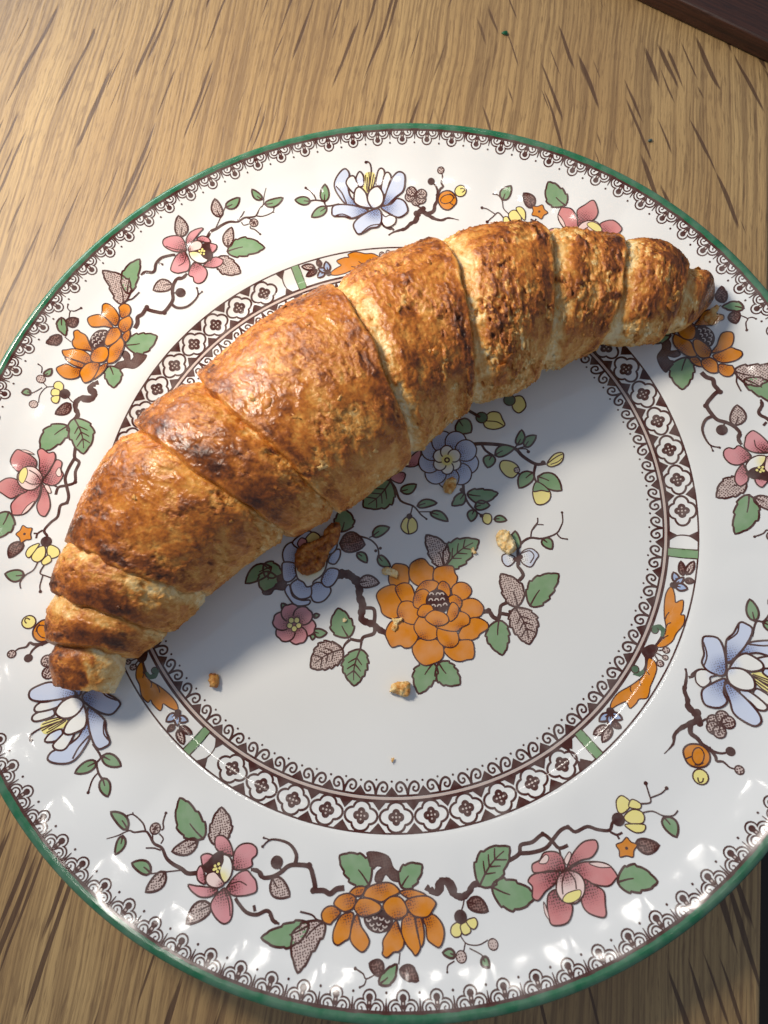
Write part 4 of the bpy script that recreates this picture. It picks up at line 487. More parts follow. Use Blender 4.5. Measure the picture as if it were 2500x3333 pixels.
 {'n':'flower','g':'M','p':[{'k':'F','c':'orange','p':[-389,-1655,-370,-1448,-217,-1241,-68,-1247,89,-1346,90,-1529,-14,-1775,-232,-1813],'w':28,'gr':[-445,-1120,322,'dorange',0.5]},{'k':'F','c':'orange','p':[70,-1614,153,-1331,355,-1243,497,-1277,578,-1434,649,-1512,599,-1712,479,-1833,212,-1829],'w':28,'gr':[340,-1157,322,'dorange',0.5]},{'k':'F','c':'orange','p':[585,-1769,670,-1547,886,-1524,1079,-1586,1085,-1739,1112,-1866,956,-2068,718,-1951],'w':28,'gr':[1050,-1485,320,'dorange',0.5]},{'k':'F','c':'orange','p':[928,-2061,1100,-1968,1264,-2023,1347,-2162,1296,-2298,1079,-2394,926,-2299],'w':27,'gr':[1408,-2092,317,'dorange',0.5]},{'k':'F','c':'orange','p':[1008,-2437,1204,-2365,1395,-2426,1507,-2615,1435,-2773,1292,-2812,1047,-2740],'w':27,'gr':[1602,-2705,314,'dorange',0.5]},{'k':'F','c':'orange','p':[810,-3090,1081,-2835,1292,-2812,1487,-2961,1478,-3103,1284,-3173,1208,-3241,1056,-3263,864,-3218],'w':27,'gr':[1459,-3399,310,'dorange',0.5]},{'k':'F','c':'orange','p':[431,-3316,720,-3212,1056,-3263,1068,-3495,998,-3649,868,-3647,694,-3648,520,-3537],'w':26,'gr':[911,-3962,307,'dorange',0.5]},{'k':'F','c':'orange','p':[-243,-3158,-100,-2990,217,-3008,410,-3168,418,-3370,322,-3519,138,-3561,-64,-3556,-199,-3397],'w':27,'gr':[-89,-3723,308,'dorange',0.5]},{'k':'F','c':'orange','p':[-724,-2843,-728,-2668,-565,-2474,-287,-2422,-48,-2655,-59,-2942,-244,-3100,-389,-3095,-486,-3015,-662,-3016],'w':27,'gr':[-841,-3034,312,'dorange',0.5]},{'k':'F','c':'orange','p':[-745,-1839,-627,-1717,-438,-1673,-268,-1714,-222,-2024,-281,-2335,-493,-2417,-694,-2267,-712,-2085],'w':27,'gr':[-963,-1854,318,'dorange',0.5]},{'k':'F','c':'orange','p':[-295,-1767,-113,-1691,50,-1760,93,-1950,53,-2238,-150,-2219,-250,-2017],'w':24,'gr':[-305,-1808,246,'dorange',0.5]},{'k':'F','c':'orange','p':[-373,-2284,-242,-2108,-39,-2127,74,-2273,104,-2515,-45,-2641,-209,-2587,-350,-2437],'w':24,'gr':[-367,-2379,244,'dorange',0.5]},{'k':'F','c':'orange','p':[-83,-2676,110,-2487,285,-2617,417,-2794,362,-3013,204,-3062,17,-2989,-67,-2854],'w':24,'gr':[27,-2972,241,'dorange',0.5]},{'k':'F','c':'orange','p':[369,-2928,479,-2780,721,-2866,810,-3090,768,-3252,634,-3321,472,-3269,362,-3128],'w':23,'gr':[594,-3331,240,'dorange',0.5]},{'k':'F','c':'orange','p':[361,-2781,646,-2703,965,-2603,1138,-2732,1108,-2900,935,-2946,803,-3002,586,-2936],'w':24,'gr':[918,-2990,241,'dorange',0.5]},{'k':'F','c':'orange','p':[121,-1957,345,-1771,578,-1797,669,-1909,486,-2045,206,-2097],'w':24,'gr':[356,-1780,246,'dorange',0.5]},{'k':'F','c':'orange','p':[627,-1959,771,-1859,886,-1991,843,-2219,668,-2148],'w':24,'gr':[840,-1924,246,'dorange',0.5]},{'k':'F','c':'orange','p':[11,-2228,114,-1985,307,-1927,423,-2059,333,-2305,144,-2348],'w':24,'gr':[114,-2069,245,'dorange',0.5]},{'k':'F','c':'orange','p':[786,-2265,947,-2215,1072,-2363,1001,-2523,834,-2425],'w':24,'gr':[1068,-2361,244,'dorange',0.5]},{'k':'F','c':'orange','p':[667,-2620,849,-2369,966,-2486,902,-2676,718,-2764],'w':24,'gr':[922,-2664,243,'dorange',0.5]},{'k':'F','c':'dbrown','p':[793,-2332,732,-2448,626,-2520,501,-2533,387,-2482,313,-2380,295,-2251,340,-2128,435,-2040,559,-2009,680,-2043,768,-2133,802,-2258],'w':14},{'k':'L','c':'scale','p':[412,-2092,444,-2058,489,-2069,502,-2114],'w':[23,23]},{'k':'L','c':'scale','p':[552,-2126,584,-2092,629,-2103,641,-2147],'w':[23,23]},{'k':'L','c':'scale','p':[367,-2215,399,-2181,443,-2192,456,-2237],'w':[23,23]},{'k':'L','c':'scale','p':[492,-2245,525,-2212,569,-2222,582,-2267],'w':[23,23]},{'k':'L','c':'scale','p':[622,-2261,654,-2228,699,-2238,711,-2283],'w':[23,23]},{'k':'L','c':'scale','p':[391,-2354,423,-2321,468,-2331,481,-2376],'w':[23,23]},{'k':'L','c':'scale','p':[517,-2384,549,-2351,594,-2361,606,-2406],'w':[23,23]},{'k':'L','c':'scale','p':[649,-2386,681,-2353,726,-2363,738,-2408],'w':[23,23]},{'k':'L','c':'scale','p':[636,-2146,668,-2112,713,-2123,725,-2168],'w':[23,23]},{'k':'F','c':'orange','p':[54,-2415,193,-2271,388,-2318,410,-2471,271,-2555,104,-2515],'w':24,'gr':[202,-2563,215,'dorange',0.5]},{'k':'F','c':'orange','p':[194,-2566,416,-2443,649,-2572,688,-2742,531,-2807,337,-2761],'w':24,'gr':[435,-2786,214,'dorange',0.5]}]}]
CRO = [[-0.7148,-0.2453,0.0622,0.0285,-0.9451,0.3268],[-0.6856,-0.1759,0.087,0.022,-0.9362,0.3514],[-0.6202,-0.0946,0.1315,0.0013,-0.8504,0.5262],[-0.5301,-0.0055,0.1635,0.0,-0.8216,0.57],[-0.4293,0.0758,0.1894,0.0,-0.7247,0.6891],[-0.3204,0.1294,0.2024,0.0,-0.625,0.7807],[-0.212,0.1699,0.2062,0.0,-0.5323,0.8466],[-0.0985,0.2269,0.2115,0.0,-0.3835,0.9236],[0.0263,0.2748,0.2062,0.0,-0.2303,0.9731],[0.1462,0.3292,0.1936,0.0,-0.1002,0.995],[0.2605,0.3515,0.1877,0.0,0.0521,0.9986],[0.3736,0.3559,0.1811,0.0,0.1933,0.9811],[0.4807,0.3646,0.1533,0.0,0.2691,0.9631],[0.5932,0.351,0.1252,0.0179,0.3695,0.9292],[0.6865,0.3226,0.1121,0.0289,0.4271,0.9042],[0.7494,0.2945,0.0844,0.0353,0.5179,0.8554],[0.802,0.2916,0.0598,0.0441,0.5651,0.825],[0.838,0.2907,0.0188,0.0528,0.6567,0.7541]]
CHUNKS = [['pastry_flake',[-2322,-457,-2167,-335,-1952,-307,-1656,-272,-1519,-117,-1345,-39,-1192,-63,-1200,-223,-1287,-443,-1552,-645,-1703,-872,-1883,-987,-2175,-1021,-2333,-904,-2372,-710],1.3,3.5,0.66,3,'large dark brown pastry flake on the blue flower beside the croissant'],['crumb',[2216,-1097,2363,-1055,2488,-1148,2549,-1363,2526,-1572,2353,-1637,2216,-1481,2168,-1270],2.0,0.3,0.16,5,'pale yellow pastry crumb on the small blue butterfly'],['crumb',[-879,-3845,-753,-3776,-498,-3793,-458,-3928,-574,-4110,-779,-4007,-912,-3935],2.0,0.2,0.3,8,'golden pastry crumb on bare white china below the large orange flower'],['crumb',[-500,-1295,-344,-1271,-155,-1424,-217,-1560,-356,-1451,-492,-1388],0.7,0.3,0.16,14,'thin pale crumb on the upper petals of the large orange flower'],['crumb',[-528,-2380,-451,-2427,-288,-2451,-404,-2541,-495,-2680,-578,-2631,-512,-2501],0.5,0.4,0.22,20,'thin jagged flake on the petals of the large orange flower'],['crumb',[1575,-1295,1636,-1294,1662,-1423,1612,-1441,1565,-1369],0.5,0.1,0.12,29,'tiny pale crumb on the tip of a green leaf beside the large orange flower'],['crumb',[1336,317,1540,427,1656,329,1577,141,1422,52,1318,160],1.6,0.2,0.34,17,'tan crumb on the lower edge of the round blue flower'],['crumb',[-4709,-2665,-4635,-2659,-4518,-2726,-4529,-2870,-4589,-2986,-4715,-2940,-4726,-2808],1.9,0.1,0.52,11,'small brown pastry crumb on bare white china near the blunt croissant end'],['crumb',[-1209,-5260,-1139,-5261,-1156,-5308,-1204,-5346],0.4,0.1,0.4,23,'tiny crumb on bare china near the brown quatrefoil border'],['crumb',[-1594,-2175,-1538,-2150,-1500,-2210,-1547,-2249,-1581,-2229],0.4,0.1,0.16,26,'tiny pale crumb on a green leaf below the brown branch'],['crumb',[8192,2671,8316,2751,8441,2806,8489,2723,8402,2609,8417,2539,8297,2438,8210,2514],0.8,1.2,0.34,32,'thin golden flake under the thin croissant tip']]
K0 = dict(branch=0, curl=0, leaf=10, scroll_leaf=8, flower=16)
for i_, o in enumerate(MOTIFS):
    d = motif(o, K0[o['n']] + (i_ % 9) * 0.11); ob = d.build(o['n'])
    if o['g'] in 'SC':
        for a in (120, 240):
            c2 = ob.copy(); link(c2, plate); c2.rotation_euler = (0, 0, math.radians(a))

def local(ang, r0, pitch, sgn):
    """unit coordinates (a across, b away from r0) in pitches -> plate metres"""
    def f(P_):
        P_ = np.asarray(P_, float).reshape(-1, 2); rr = (r0 + sgn * P_[:, 1] * pitch) * R; th = math.radians(ang) + P_[:, 0] * pitch / r0
        return np.c_[rr * np.cos(th), rr * np.sin(th)]
    return f
def ringline(name, r, wd, c, k=0):
    d = Decal(); d.k = k; a = np.linspace(0, 2 * np.pi, 900, endpoint=False)
    d.stroke(np.c_[r * R * np.cos(a), r * R * np.sin(a)], wd * R, True, c, smooth=False); return d.build(name)
ringline('border_line', 0.684, 0.0034, 'brown'); ringline('border_line', 0.6245, 0.0060, 'brown'); ringline('border_line', 0.6138, 0.0045, 'brown'); ringline('border_line', 0.6190, 0.0048, 'ring', 2)
# quatrefoil panels
for sec in range(3):
    for i in range(11):
        f = local(-70.06 - 6.39 * i + 120 * sec, 0.654, 0.0729, 1); u = 0.0729 * R
        d = Decal(); d.k = 4
        ph = np.linspace(0, 2 * np.pi, 48, endpoint=False)
        def lob(k_): ps = (ph + np.pi / 4) % (np.pi / 2) - np.pi / 4; rr = k_ * (0.19 * np.cos(ps) + np.sqrt(0.21 ** 2 - (0.19 * np.sin(ps)) ** 2)); return f(np.c_[rr * 1.08 * np.cos(ph), rr * 0.90 * np.sin(ph)])
        d.stroke(lob(1.08), 0.066 * u, True, smooth=False)
        for b in (-1, 1):
            d.fill(f([(0.5 - .23, b * .41), (0.5 + .23, b * .41), (0.5, b * .15)]), 'brown')
            if i == 0: d.fill(f([(-0.5 - .20, b * .41), (-0.5 + .20, b * .41), (-0.5, b * .17)]), 'brown')
        for a, b in ((.115, 0), (-.115, 0), (0, .105), (0, -.105)):
            q = f([(a, b)])[0]; d.disc(q[0], q[1], .112 * u, 'brown')
        q = f([(0, 0)])[0]; d.disc(q[0], q[1], .08 * u, 'brown')
        for a, b in ((.1, 0), (-.1, 0), (0, .095), (0, -.095), (0, 0)):
            q = f([(a, b)])[0]; d.disc(q[0], q[1], .026 * u, 'scale')
        d.build('quatrefoil')
    for ang, sg in ((-22.5, 1), (-63.97, -1)):
        f = local(ang + 120 * sec, 0.654, 0.0729, 1); u = 0.0729 * R
        d = Decal(); d.k = 3
        hw = 0.13
        d.fill(f([(-hw, -.40), (hw, -.40), (hw, .41), (-hw, .41)]), 'green')
        d.stroke(f([(-hw, -.40), (-hw, .41)]), 0.04 * u, smooth=False); d.stroke(f([(hw, -.40), (hw, .41)]), 0.04 * u, smooth=False)
        x0 = sg * 0.62
        d.stroke(f([(x0 * .62, -.40), (x0 * .86, -.2), (x0 * .92, 0), (x0 * .86, .2), (x0 * .62, .41)]), 0.04 * u)
        for b in (-1, 1): d.fill(f([(x0 * .62, b * .40), (x0 * .9, b * .14), (x0 * 1.12, b * .40)]), 'brown')
        d.build('green_bar')
# scroll border inside the band
for i in range(57):
    f = local(i * 360 / 57 + 1.4, 0.6125, 0.0675, -1); u = 0.0675 * R
    d = Decal(); d.k = 3
    for s_g in (1, -1):
        d.stroke(f([(s_g * a, b) for a, b in ((0, 0), (.03, .16), (.11, .32), (.24, .38), (.35, .30), (.35, .17), (.27, .10), (.18, .14), (.19, .22), (.25, .22))]), (0.078 * u, 0.055 * u), n=3)
    d.fill(f([(.5 - .20, 0), (.5 + .20, 0), (.5, .25)]), 'brown')
    for a, b, r_ in ((0, .44, .034), (.5, .40, .036)):
        q = f([(a, b)])[0]; d.disc(q[0], q[1], r_ * u, 'brown')
    d.build('scroll')
# lace border below the green edge
ringline('border_line', 0.9765, 0.006, 'brown')
for i in range(96):
    f_ = local(i * 3.75 - 0.2, 0.978, 0.0640, -1); f = lambda P_: f_(np.asarray(P_, float).reshape(-1, 2) * [1, 0.88]); u = 0.0640 * R
    d = Decal(); d.k = 3
    arcp = lambda cx, cy, r_, a0, a1: [(cx + r_ * math.cos(math.radians(q)), cy + r_ * math.sin(math.radians(q))) for q in np.linspace(a0, a1, 9)]
    d.stroke(f(arcp(-.24, .16, .20, 215, 60) + arcp(0, .42, .19, 195, -15) + arcp(.24, .16, .20, 120, -35)), 0.05 * u, smooth=False)
    d.fill(f(arcp(0, .41, .105, 230, -50) + [(.07, .2), (0, .1), (-.07, .2)]), 'brown')
    for s_g in (1, -1):
        d.stroke(f([(s_g * a, b) for a, b in ((.02, .06), (.12, .24), (.25, .26), (.34, .17), (.31, .06), (.22, .06), (.2, .13), (.25, .16))]), (0.05 * u, 0.04 * u), n=3)
        d.fill(f([(s_g * .33, -.02), (s_g * .5, -.02), (s_g * .5, .12), (s_g * .46, .04)]), 'brown')
    q = f([(0, .27)])[0]; d.disc(q[0], q[1], .03 * u, 'scale')
    d.stroke(f([(.5, .06), (.5, .40)]), (0.08 * u, 0.025 * u), smooth=False)
    q = f([(.5, .54)])[0]; d.disc(q[0], q[1], .036 * u, 'brown')
    d.build('lace_motif')
def green_edge():
    NA = 720; th = np.linspace(0, 2 * np.pi, NA, endpoint=False); V = []
    for r in np.linspace(0.9785, 0.986, 5): x, y = r * R * np.cos(th), r * R * np.sin(th); V.append(np.stack([x, y, zsurf(x, y) + 2.5e-5], -1))
    ze = zsurf(0.986 * R * np.cos(th), 0.986 * R * np.sin(th))
    wob = 0.04 * np.sin(th * 23) + 0.03 * np.sin(th * 11 + 1)
    for a in np.linspace(0.2, 0.72, 7):
        q = math.pi * (a + (wob if a > 0.6 else 0 * wob)); rr = 0.986 * R + 2.5e-5 + 0.00146 * np.sin(q); zz = ze + 2.5e-5 - 0.00132 * (1 - np.cos(q)); V.append(np.stack([rr * np.cos(th), rr * np.sin(th), zz], -1))
    nr = len(V); V = np.concatenate(V); i = np.arange(NA); j = (i + 1) % NA; F = []
    for k in range(nr - 1): F += np.stack([k * NA + i, (k + 1) * NA + i, (k + 1) * NA + j, k * NA + j], -1).tolist()
    mesh_obj('green_rim', V, F, M_PRINT, plate, cols=np.tile(np.r_[COL['rim'], 0.0], (len(V), 1)))
green_edge()

# ------------------------------------------------------------------ noise for baked surfaces
def h3(i, j, k, s=0):
    n = (i * 374761393 + j * 668265263 + k * 1274126177 + s * 974634777) & 0xffffffff
    n = ((n ^ (n >> 13)) * 1274126177) & 0xffffffff
    return ((n ^ (n >> 16)) & 0xffffff) / 0xffffff
def vnoise(P_, s=0):
    P_ = np.asarray(P_, float); f = np.floor(P_).astype(np.int64); t = P_ - f; t = t * t * (3 - 2 * t)
    out = 0
    for a in (0, 1):
        for b in (0, 1):
            for c in (0, 1):
                w_ = (t[..., 0] if a else 1 - t[..., 0]) * (t[..., 1] if b else 1 - t[..., 1]) * (t[..., 2] if c else 1 - t[..., 2])
                out = out + w_ * h3(f[..., 0] + a, f[..., 1] + b, f[..., 2] + c, s)
    return out
def fbm(P_, o=4, s=0, g=0.5):
    r_, a, n = 0, 1.0, 0
    for i in range(o): r_ = r_ + a * vnoise(P_ * (2 ** i), s + i * 17); n += a; a *= g
    return r_ / n
def cells(x, y, s=0):
    """nearest and second nearest cell distance, cell hash and offset from the cell centre"""
    i0, j0 = np.floor(x).astype(np.int64), np.floor(y).astype(np.int64)
    d1 = np.full(x.shape, 9.0); d2 = np.full(x.shape, 9.0); hh = np.zeros(x.shape); ox = np.zeros(x.shape); oy = np.zeros(x.shape)
    for a in (-1, 0, 1):
        for b in (-1, 0, 1):
            i, j = i0 + a, j0 + b; cx = i + h3(i, j, 1, s); cy = j + h3(i, j, 2, s)
            d = np.hypot(x - cx, y - cy); n = d < d1
            d2 = np.where(n, d1, np.minimum(d2, d)); hh = np.where(n, h3(i, j, 3, s), hh); ox = np.where(n, x - cx, ox); oy = np.where(n, y - cy, oy); d1 = np.where(n, d, d1)
    return d1, d2, hh, ox, oy
sm = lambda x, a, b: (lambda t: t * t * (3 - 2 * t))(np.clip((x - a) / (b - a), 0, 1))

# ------------------------------------------------------------------ croissant
CR = np.array(CRO); T_END = len(CR) - 1
def station(t):
    t = np.clip(t, 0, T_END); i = np.clip(np.floor(t).astype(int), 0, T_END - 1); u = (t - i)[..., None]
    g = lambda k: CR[np.clip(k, 0, T_END)]
    a, b, c, d = g(i - 1), g(i), g(i + 1), g(i + 2)
    q = 0.5 * (2 * b + (c - a) * u + (2 * a - 5 * b + 4 * c - d) * u * u + (3 * b - a - 3 * c + d) * u ** 3)
    nrm = q[..., 4:6] / np.linalg.norm(q[..., 4:6], axis=-1, keepdims=True)
    return q[..., 0] * R, q[..., 1] * R, np.maximum(q[..., 2], 0.002) * R, q[..., 3] * R, nrm
_tt = np.linspace(0, T_END, 400); _sx, _sy, *_ = station(_tt)
_len = np.r_[0, np.cumsum(np.hypot(np.diff(_sx), np.diff(_sy)))]
arc = lambda t: np.interp(t, _tt, _len)
def seam(k, ph):
    t0, bow, jit = SEAMS[k]
    return t0 + bow * np.sin(np.clip(ph, 0, np.pi)) + jit * (fbm(np.stack([ph * 3.0, ph * 0 + k * 5.1, ph * 0], -1), 3, 5) - 0.5) * 2
#        t      bow    jitter           along the spine, from the blunt end to the thin tip
SEAMS = [(0.0, 0, .16), (1.02, 0.08, .06), (1.90, -0.05, .10), (2.75, -0.10, .12), (4.70, -0.15, .08), (5.88, -0.12, .08), (7.95, 0.16, .07), (9.70, 0.22, .07), (11.62, 0.16, .07), (13.05, 0.16, .07), (14.80, 0.16, .06), (T_END, 0, 0)]
# (lip seam, tucked seam, lip height, groove depth, gloss, base browning)
BANDS = [(0, 1, 0.2, 1.6, .6, .62), (1, 2, 0.8, 1.0, .65, .64), (2, 3, 0.8, 0.5, .65, .60), (3, 4, 0.6, 1.5, .75, .57), (4, 5, 0.9, 1.4, .9, .60), (5, 6, 1.1, 0, .8, .55),
         (7, 6, 1.0, 1.9, .62, .56), (8, 7, 1.0, 1.7, .55, .57), (9, 8, 0.9, 1.5, .55, .57), (10, 9, 0.8, 1.2, .55, .60), (11, 10, 0.0, 1.2, .75, .74)]
croissant = bpy.data.objects.new('croissant', None); link(croissant); croissant.empty_display_size = 0.02
tag(croissant, 'golden brown flaky curved croissant lying across the plate', 'croissant')
SURF = []
def band(k):
    lip, tuck, lh, gd, gloss, br0 = BANDS[k]; centre = (lip, tuck) == (5, 6)
    t_l, t_t = SEAMS[lip][0], SEAMS[tuck][0]
    Lm = abs(arc(t_t) - arc(t_l)); nu = int(Lm / 0.00030) + 14
    rad = float(np.mean(station(np.linspace(t_l, t_t, 9))[2])); nph = int(2 * np.pi * rad * 0.9 / 0.00034)
    u = np.linspace(0, 1, nu)
    ph = np.linspace(-0.5 * np.pi, 1.5 * np.pi, nph, endpoint=False)
    PH, Ug = np.meshgrid(ph, u)
    A, B = seam(lip, PH), seam(tuck, PH)
    ext = 0.0 if centre else 0.30 * np.sign(t_t - t_l)
    Tt = A + (B + ext - A) * Ug
    dl = np.abs(arc(Tt) - arc(A)); dt = (arc(B) - arc(Tt)) * np.sign(t_t - t_l)          # metres from lip / to the overlapping seam
    sfrac = np.clip(dl / np.maximum(dl + np.maximum(dt, 0), 1e-6), 0, 1)
    x, y, hw, base, nn = station(Tt)
    end = np.ones_like(hw)
    if lip == 11: end = np.sqrt(np.clip(1 - np.clip((Tt - (T_END - 0.9)) / 0.92, 0, 1) ** 2.2, 0.0, 1))
    mm = 0.001
    s_mm = arc(Tt) * 1000; c_mm = PH * hw * 1000                                           # flake coordinates
    P3 = np.stack([s_mm, c_mm, np.full_like(s_mm, k * 7.3)], -1)
    thin = np.clip(hw / 0.016, 0.25, 1)
    P3_ = lambda *a: P3
    off = np.zeros_like(hw)
    tk = sm(dl, 0, 0.0007)
    if lip not in (0, 11): off += mm * (-2.0 * (1 - tk) + lh * tk * (0.55 + 0.45 * np.exp(-dl / 0.005)))
    if centre: tk2 = sm(dt, 0, 0.0007); off += mm * (-2.6 * (1 - tk2)) + mm * lh * 0.45 * np.exp(-np.maximum(dt, 0) / 0.005) * tk2
    else:
        gw = 0.0058 if k > 5 else 0.0036
        off += -mm * gd * (1 - sm(dt + 0.0012 * (fbm(P3_(Tt, PH, hw, k) / 2.2, 3, 8) - 0.5), 0.0, gw)) - mm * 0.5 * (dt < 0)
    off += mm * (0.45 * np.sin(np.pi * sfrac) * thin)
    big = fbm(P3 / 9.0, 3, 11) - 0.5; mid = fbm(P3 / np.array([2.6, 3.6, 1]), 4, 23) - 0.5
    wx = fbm(P3 / 3.0, 3, 41) * 2.2; wy = fbm(P3 / 3.0, 3, 43) * 2.2
    fa = 0.45 if k < 6 else 1.0                                                             # the thin half is flakier, the thick half smoother
    d1, d2, hh, ox, oy = cells(s_mm / 3.4 + wx, c_mm / 4.6 + wy, 61 + k)
    fl1 = (hh - 0.5) * sm(d2 - d1, 0.02, 0.22) + 0.5 * (ox * np.cos(hh * 40) + oy * np.sin(hh * 40))
    e1, e2, h2, o2x, o2y = cells(s_mm / 1.0 + wx * 1.3, c_mm / 2.6 + wy * 1.0, 91 + k)
    fl2 = (h2 - 0.5) * sm(e2 - e1, 0.02, 0.25) + 0.5 * (o2x * np.cos(h2 * 50) + o2y * np.sin(h2 * 50))
    g1, g2, h3_, o3x, o3y = cells(s_mm / 0.5 + wx * 2.0, c_mm / 1.2 + wy * 1.8, 131 + k)
    fl3 = (h3_ - 0.5) * sm(g2 - g1, 0.02, 0.3) + 0.4 * (o3x * np.cos(h3_ * 50) + o3y * np.sin(h3_ * 50))
    fb = 0.6 if k < 6 else 1.0
    patch = sm(fbm(P3 / 6.5, 3, 77), 0.44, 0.60)                                           # torn, flaky places against smooth crust
    rough = 0.35 + 0.65 * patch
    wr = np.sin(s_mm * 1.1 + fbm(P3 / 4.0, 3, 15) * 14) * sm(fbm(P3 / 5.0, 2, 19), 0.5, 0.7)
    near = sm(dl, 0.0003, 0.002) if lip not in (0, 11) else 1.0
    off += thin * near * mm * (1.1 * big + 0.7 * mid + 0.8 * fa * rough * fl1 + 0.62 * fb * rough * fl2 + 0.34 * fb * fl3 + 0.10 * fa * wr * rough)
    curl = (1 - sm(e2 - e1, 0.0, 0.14)) * sm(h2, 0.35, 0.8) * (0.25 + 0.75 * patch)
    curl1 = (1 - sm(d2 - d1, 0.0, 0.07)) * sm(hh, 0.4, 0.8) * (0.3 + 0.7 * patch)
    off += thin * mm * (0.26 * fb * curl + 0.34 * fa * curl1) * near
    off += mm * 0.16 * (fbm(P3 / 0.55, 3, 31) - 0.5)
    pits = sm(fbm(P3 / np.array([1.3, 1.9, 1]), 3, 55), 0.64, 0.74) * patch
    off -= thin * mm * 0.8 * pits * fa
    cph, sph = np.cos(PH), np.sin(PH)
    a_ = (hw + off) * end
    vert = np.where(sph > 0, 0.80, 0.72)
    X = x + nn[..., 0] * a_ * cph; Y = y + nn[..., 1] * a_ * cph
    Zc = Z0 + base + 0.72 * (hw + 0.0009)
    Z = Zc + a_ * vert * np.sign(sph) * np.abs(sph) ** 0.92
    if lip == 11: pass
    floor_ = zsurf(X, Y) + 0.0004
    Z = np.where(Z < floor_, floor_ + 0.00002 * (1 + np.cos(PH)), Z)
    # browning: darker on top and where proud, pale under the lips and along the sides
    top = sm(sph + 0.30 * cph, -0.55, 0.75)
    bw = br0 - 0.21 + 0.28 * top + 0.24 * big + 0.30 * mid + fa * 0.24 * rough * fl1 + fb * 0.26 * rough * fl2 + 0.16 * fb * fl3 + 0.10 * (hh - 0.5)
    bw += 0.16 * sm(fbm(P3 / 5.0, 3, 101), 0.5, 0.75)
    bw -= 0.34 * fa * patch * sm(h2, 0.7, 0.95)
    if lip not in (0, 11): bw -= (0.5 if k > 5 else 0.18) * np.exp(-dl / 0.0007); bw += 0.16 * np.exp(-((dl - 0.0025) / 0.0018) ** 2)
    if centre: bw -= 0.40 * np.exp(-np.maximum(dt, 0) / 0.0006); bw += 0.14 * np.exp(-((dt - 0.003) / 0.002) ** 2)
    else: bw -= (0.36 if k > 5 else (0.12 if k in (3, 4) else 0.28)) * (1 - sm(dt + 0.004 * (fbm(P3 / 2.0, 3, 66) - 0.5), 0.0015, 0.0056 if k > 5 else 0.0045))
    bw -= 0.22 * fb * curl + 0.24 * fa * curl1
    bw += 0.16 * pits
    if k == 0: bw += 0.34 * (1 - sm(dt, 0.001, 0.006)) * sm(cph + 0.4 * (fbm(P3 / 2.0, 2, 3) - 0.5), -0.3, 0.1); bw -= 0.42 * sm(-cph + 0.5 * (fbm(P3 / 2.0, 2, 7) - 0.5), 0.25, 0.45)
    gl = np.clip(gloss * (0.5 + 0.7 * top) * (1 - 0.6 * patch), 0, 1)
    C = np.stack([np.clip(bw, 0, 1), gl, np.zeros_like(gl), np.ones_like(gl)], -1)
    V = np.stack([X, Y, Z], -1)
    if lip == 0:                                                   # the blunt end is an open, hollow whorl
        rows = []; crow = []
        cx, cy, cz = V[0].mean(0); ax = np.array([float(np.mean(np.diff(V[:6, :, 0].mean(1)))), float(np.mean(np.diff(V[:6, :, 1].mean(1)))), 0]); ax /= np.linalg.norm(ax)
        for q, dep in ((0.02, 0.0), (0.16, 0.0012), (0.34, 0.0030), (0.5, 0.0046), (0.62, 0.0030), (0.75, 0.0040), (0.99, 0.0055))[::-1]:
            r_ = V[0] * (1 - q) + np.array([cx, cy, cz]) * q + ax * dep
            r_ = r_ + 0.0006 * (fbm(r_ * 500, 3, 9)[:, None] - 0.5); rows.append(r_)
            c0 = np.tile([0.62 if dep > 0.002 else 0.5, 0.3, 0, 1], (nph, 1)); c0[:, 0] += 0.4 * (fbm(r_ * 400, 3, 4) - 0.5); crow.append(c0)
        V = np.concatenate([np.array(rows), V]); C = np.concatenate([np.array(crow), C]); nu = len(V)
    idx = np.arange(nu * nph).reshape(nu, nph); j = np.roll(idx, -1, 1)
    F = np.stack([idx[:-1], j[:-1], j[1:], idx[1:]], -1).reshape(-1, 4)
    v0 = V.reshape(-1, 3)
    # consistent outward winding
    m_ = F[len(F) // 2 + nph // 2]
    nr_ = np.cross(v0[m_[1]] - v0[m_[0]], v0[m_[2]] - v0[m_[0]]); cen = V.reshape(-1, 3).mean(0)
    if np.dot(nr_, v0[m_[0]] - cen) < 0: F = F[:, ::-1]
    SURF.append((v0.reshape(V.shape), F, C, k))
    mesh_obj('dough_layer', v0.tolist(), F.tolist(), M_PASTRY, croissant, cols=C.reshape(-1, 4))
for k in range(len(BANDS)): band(k)

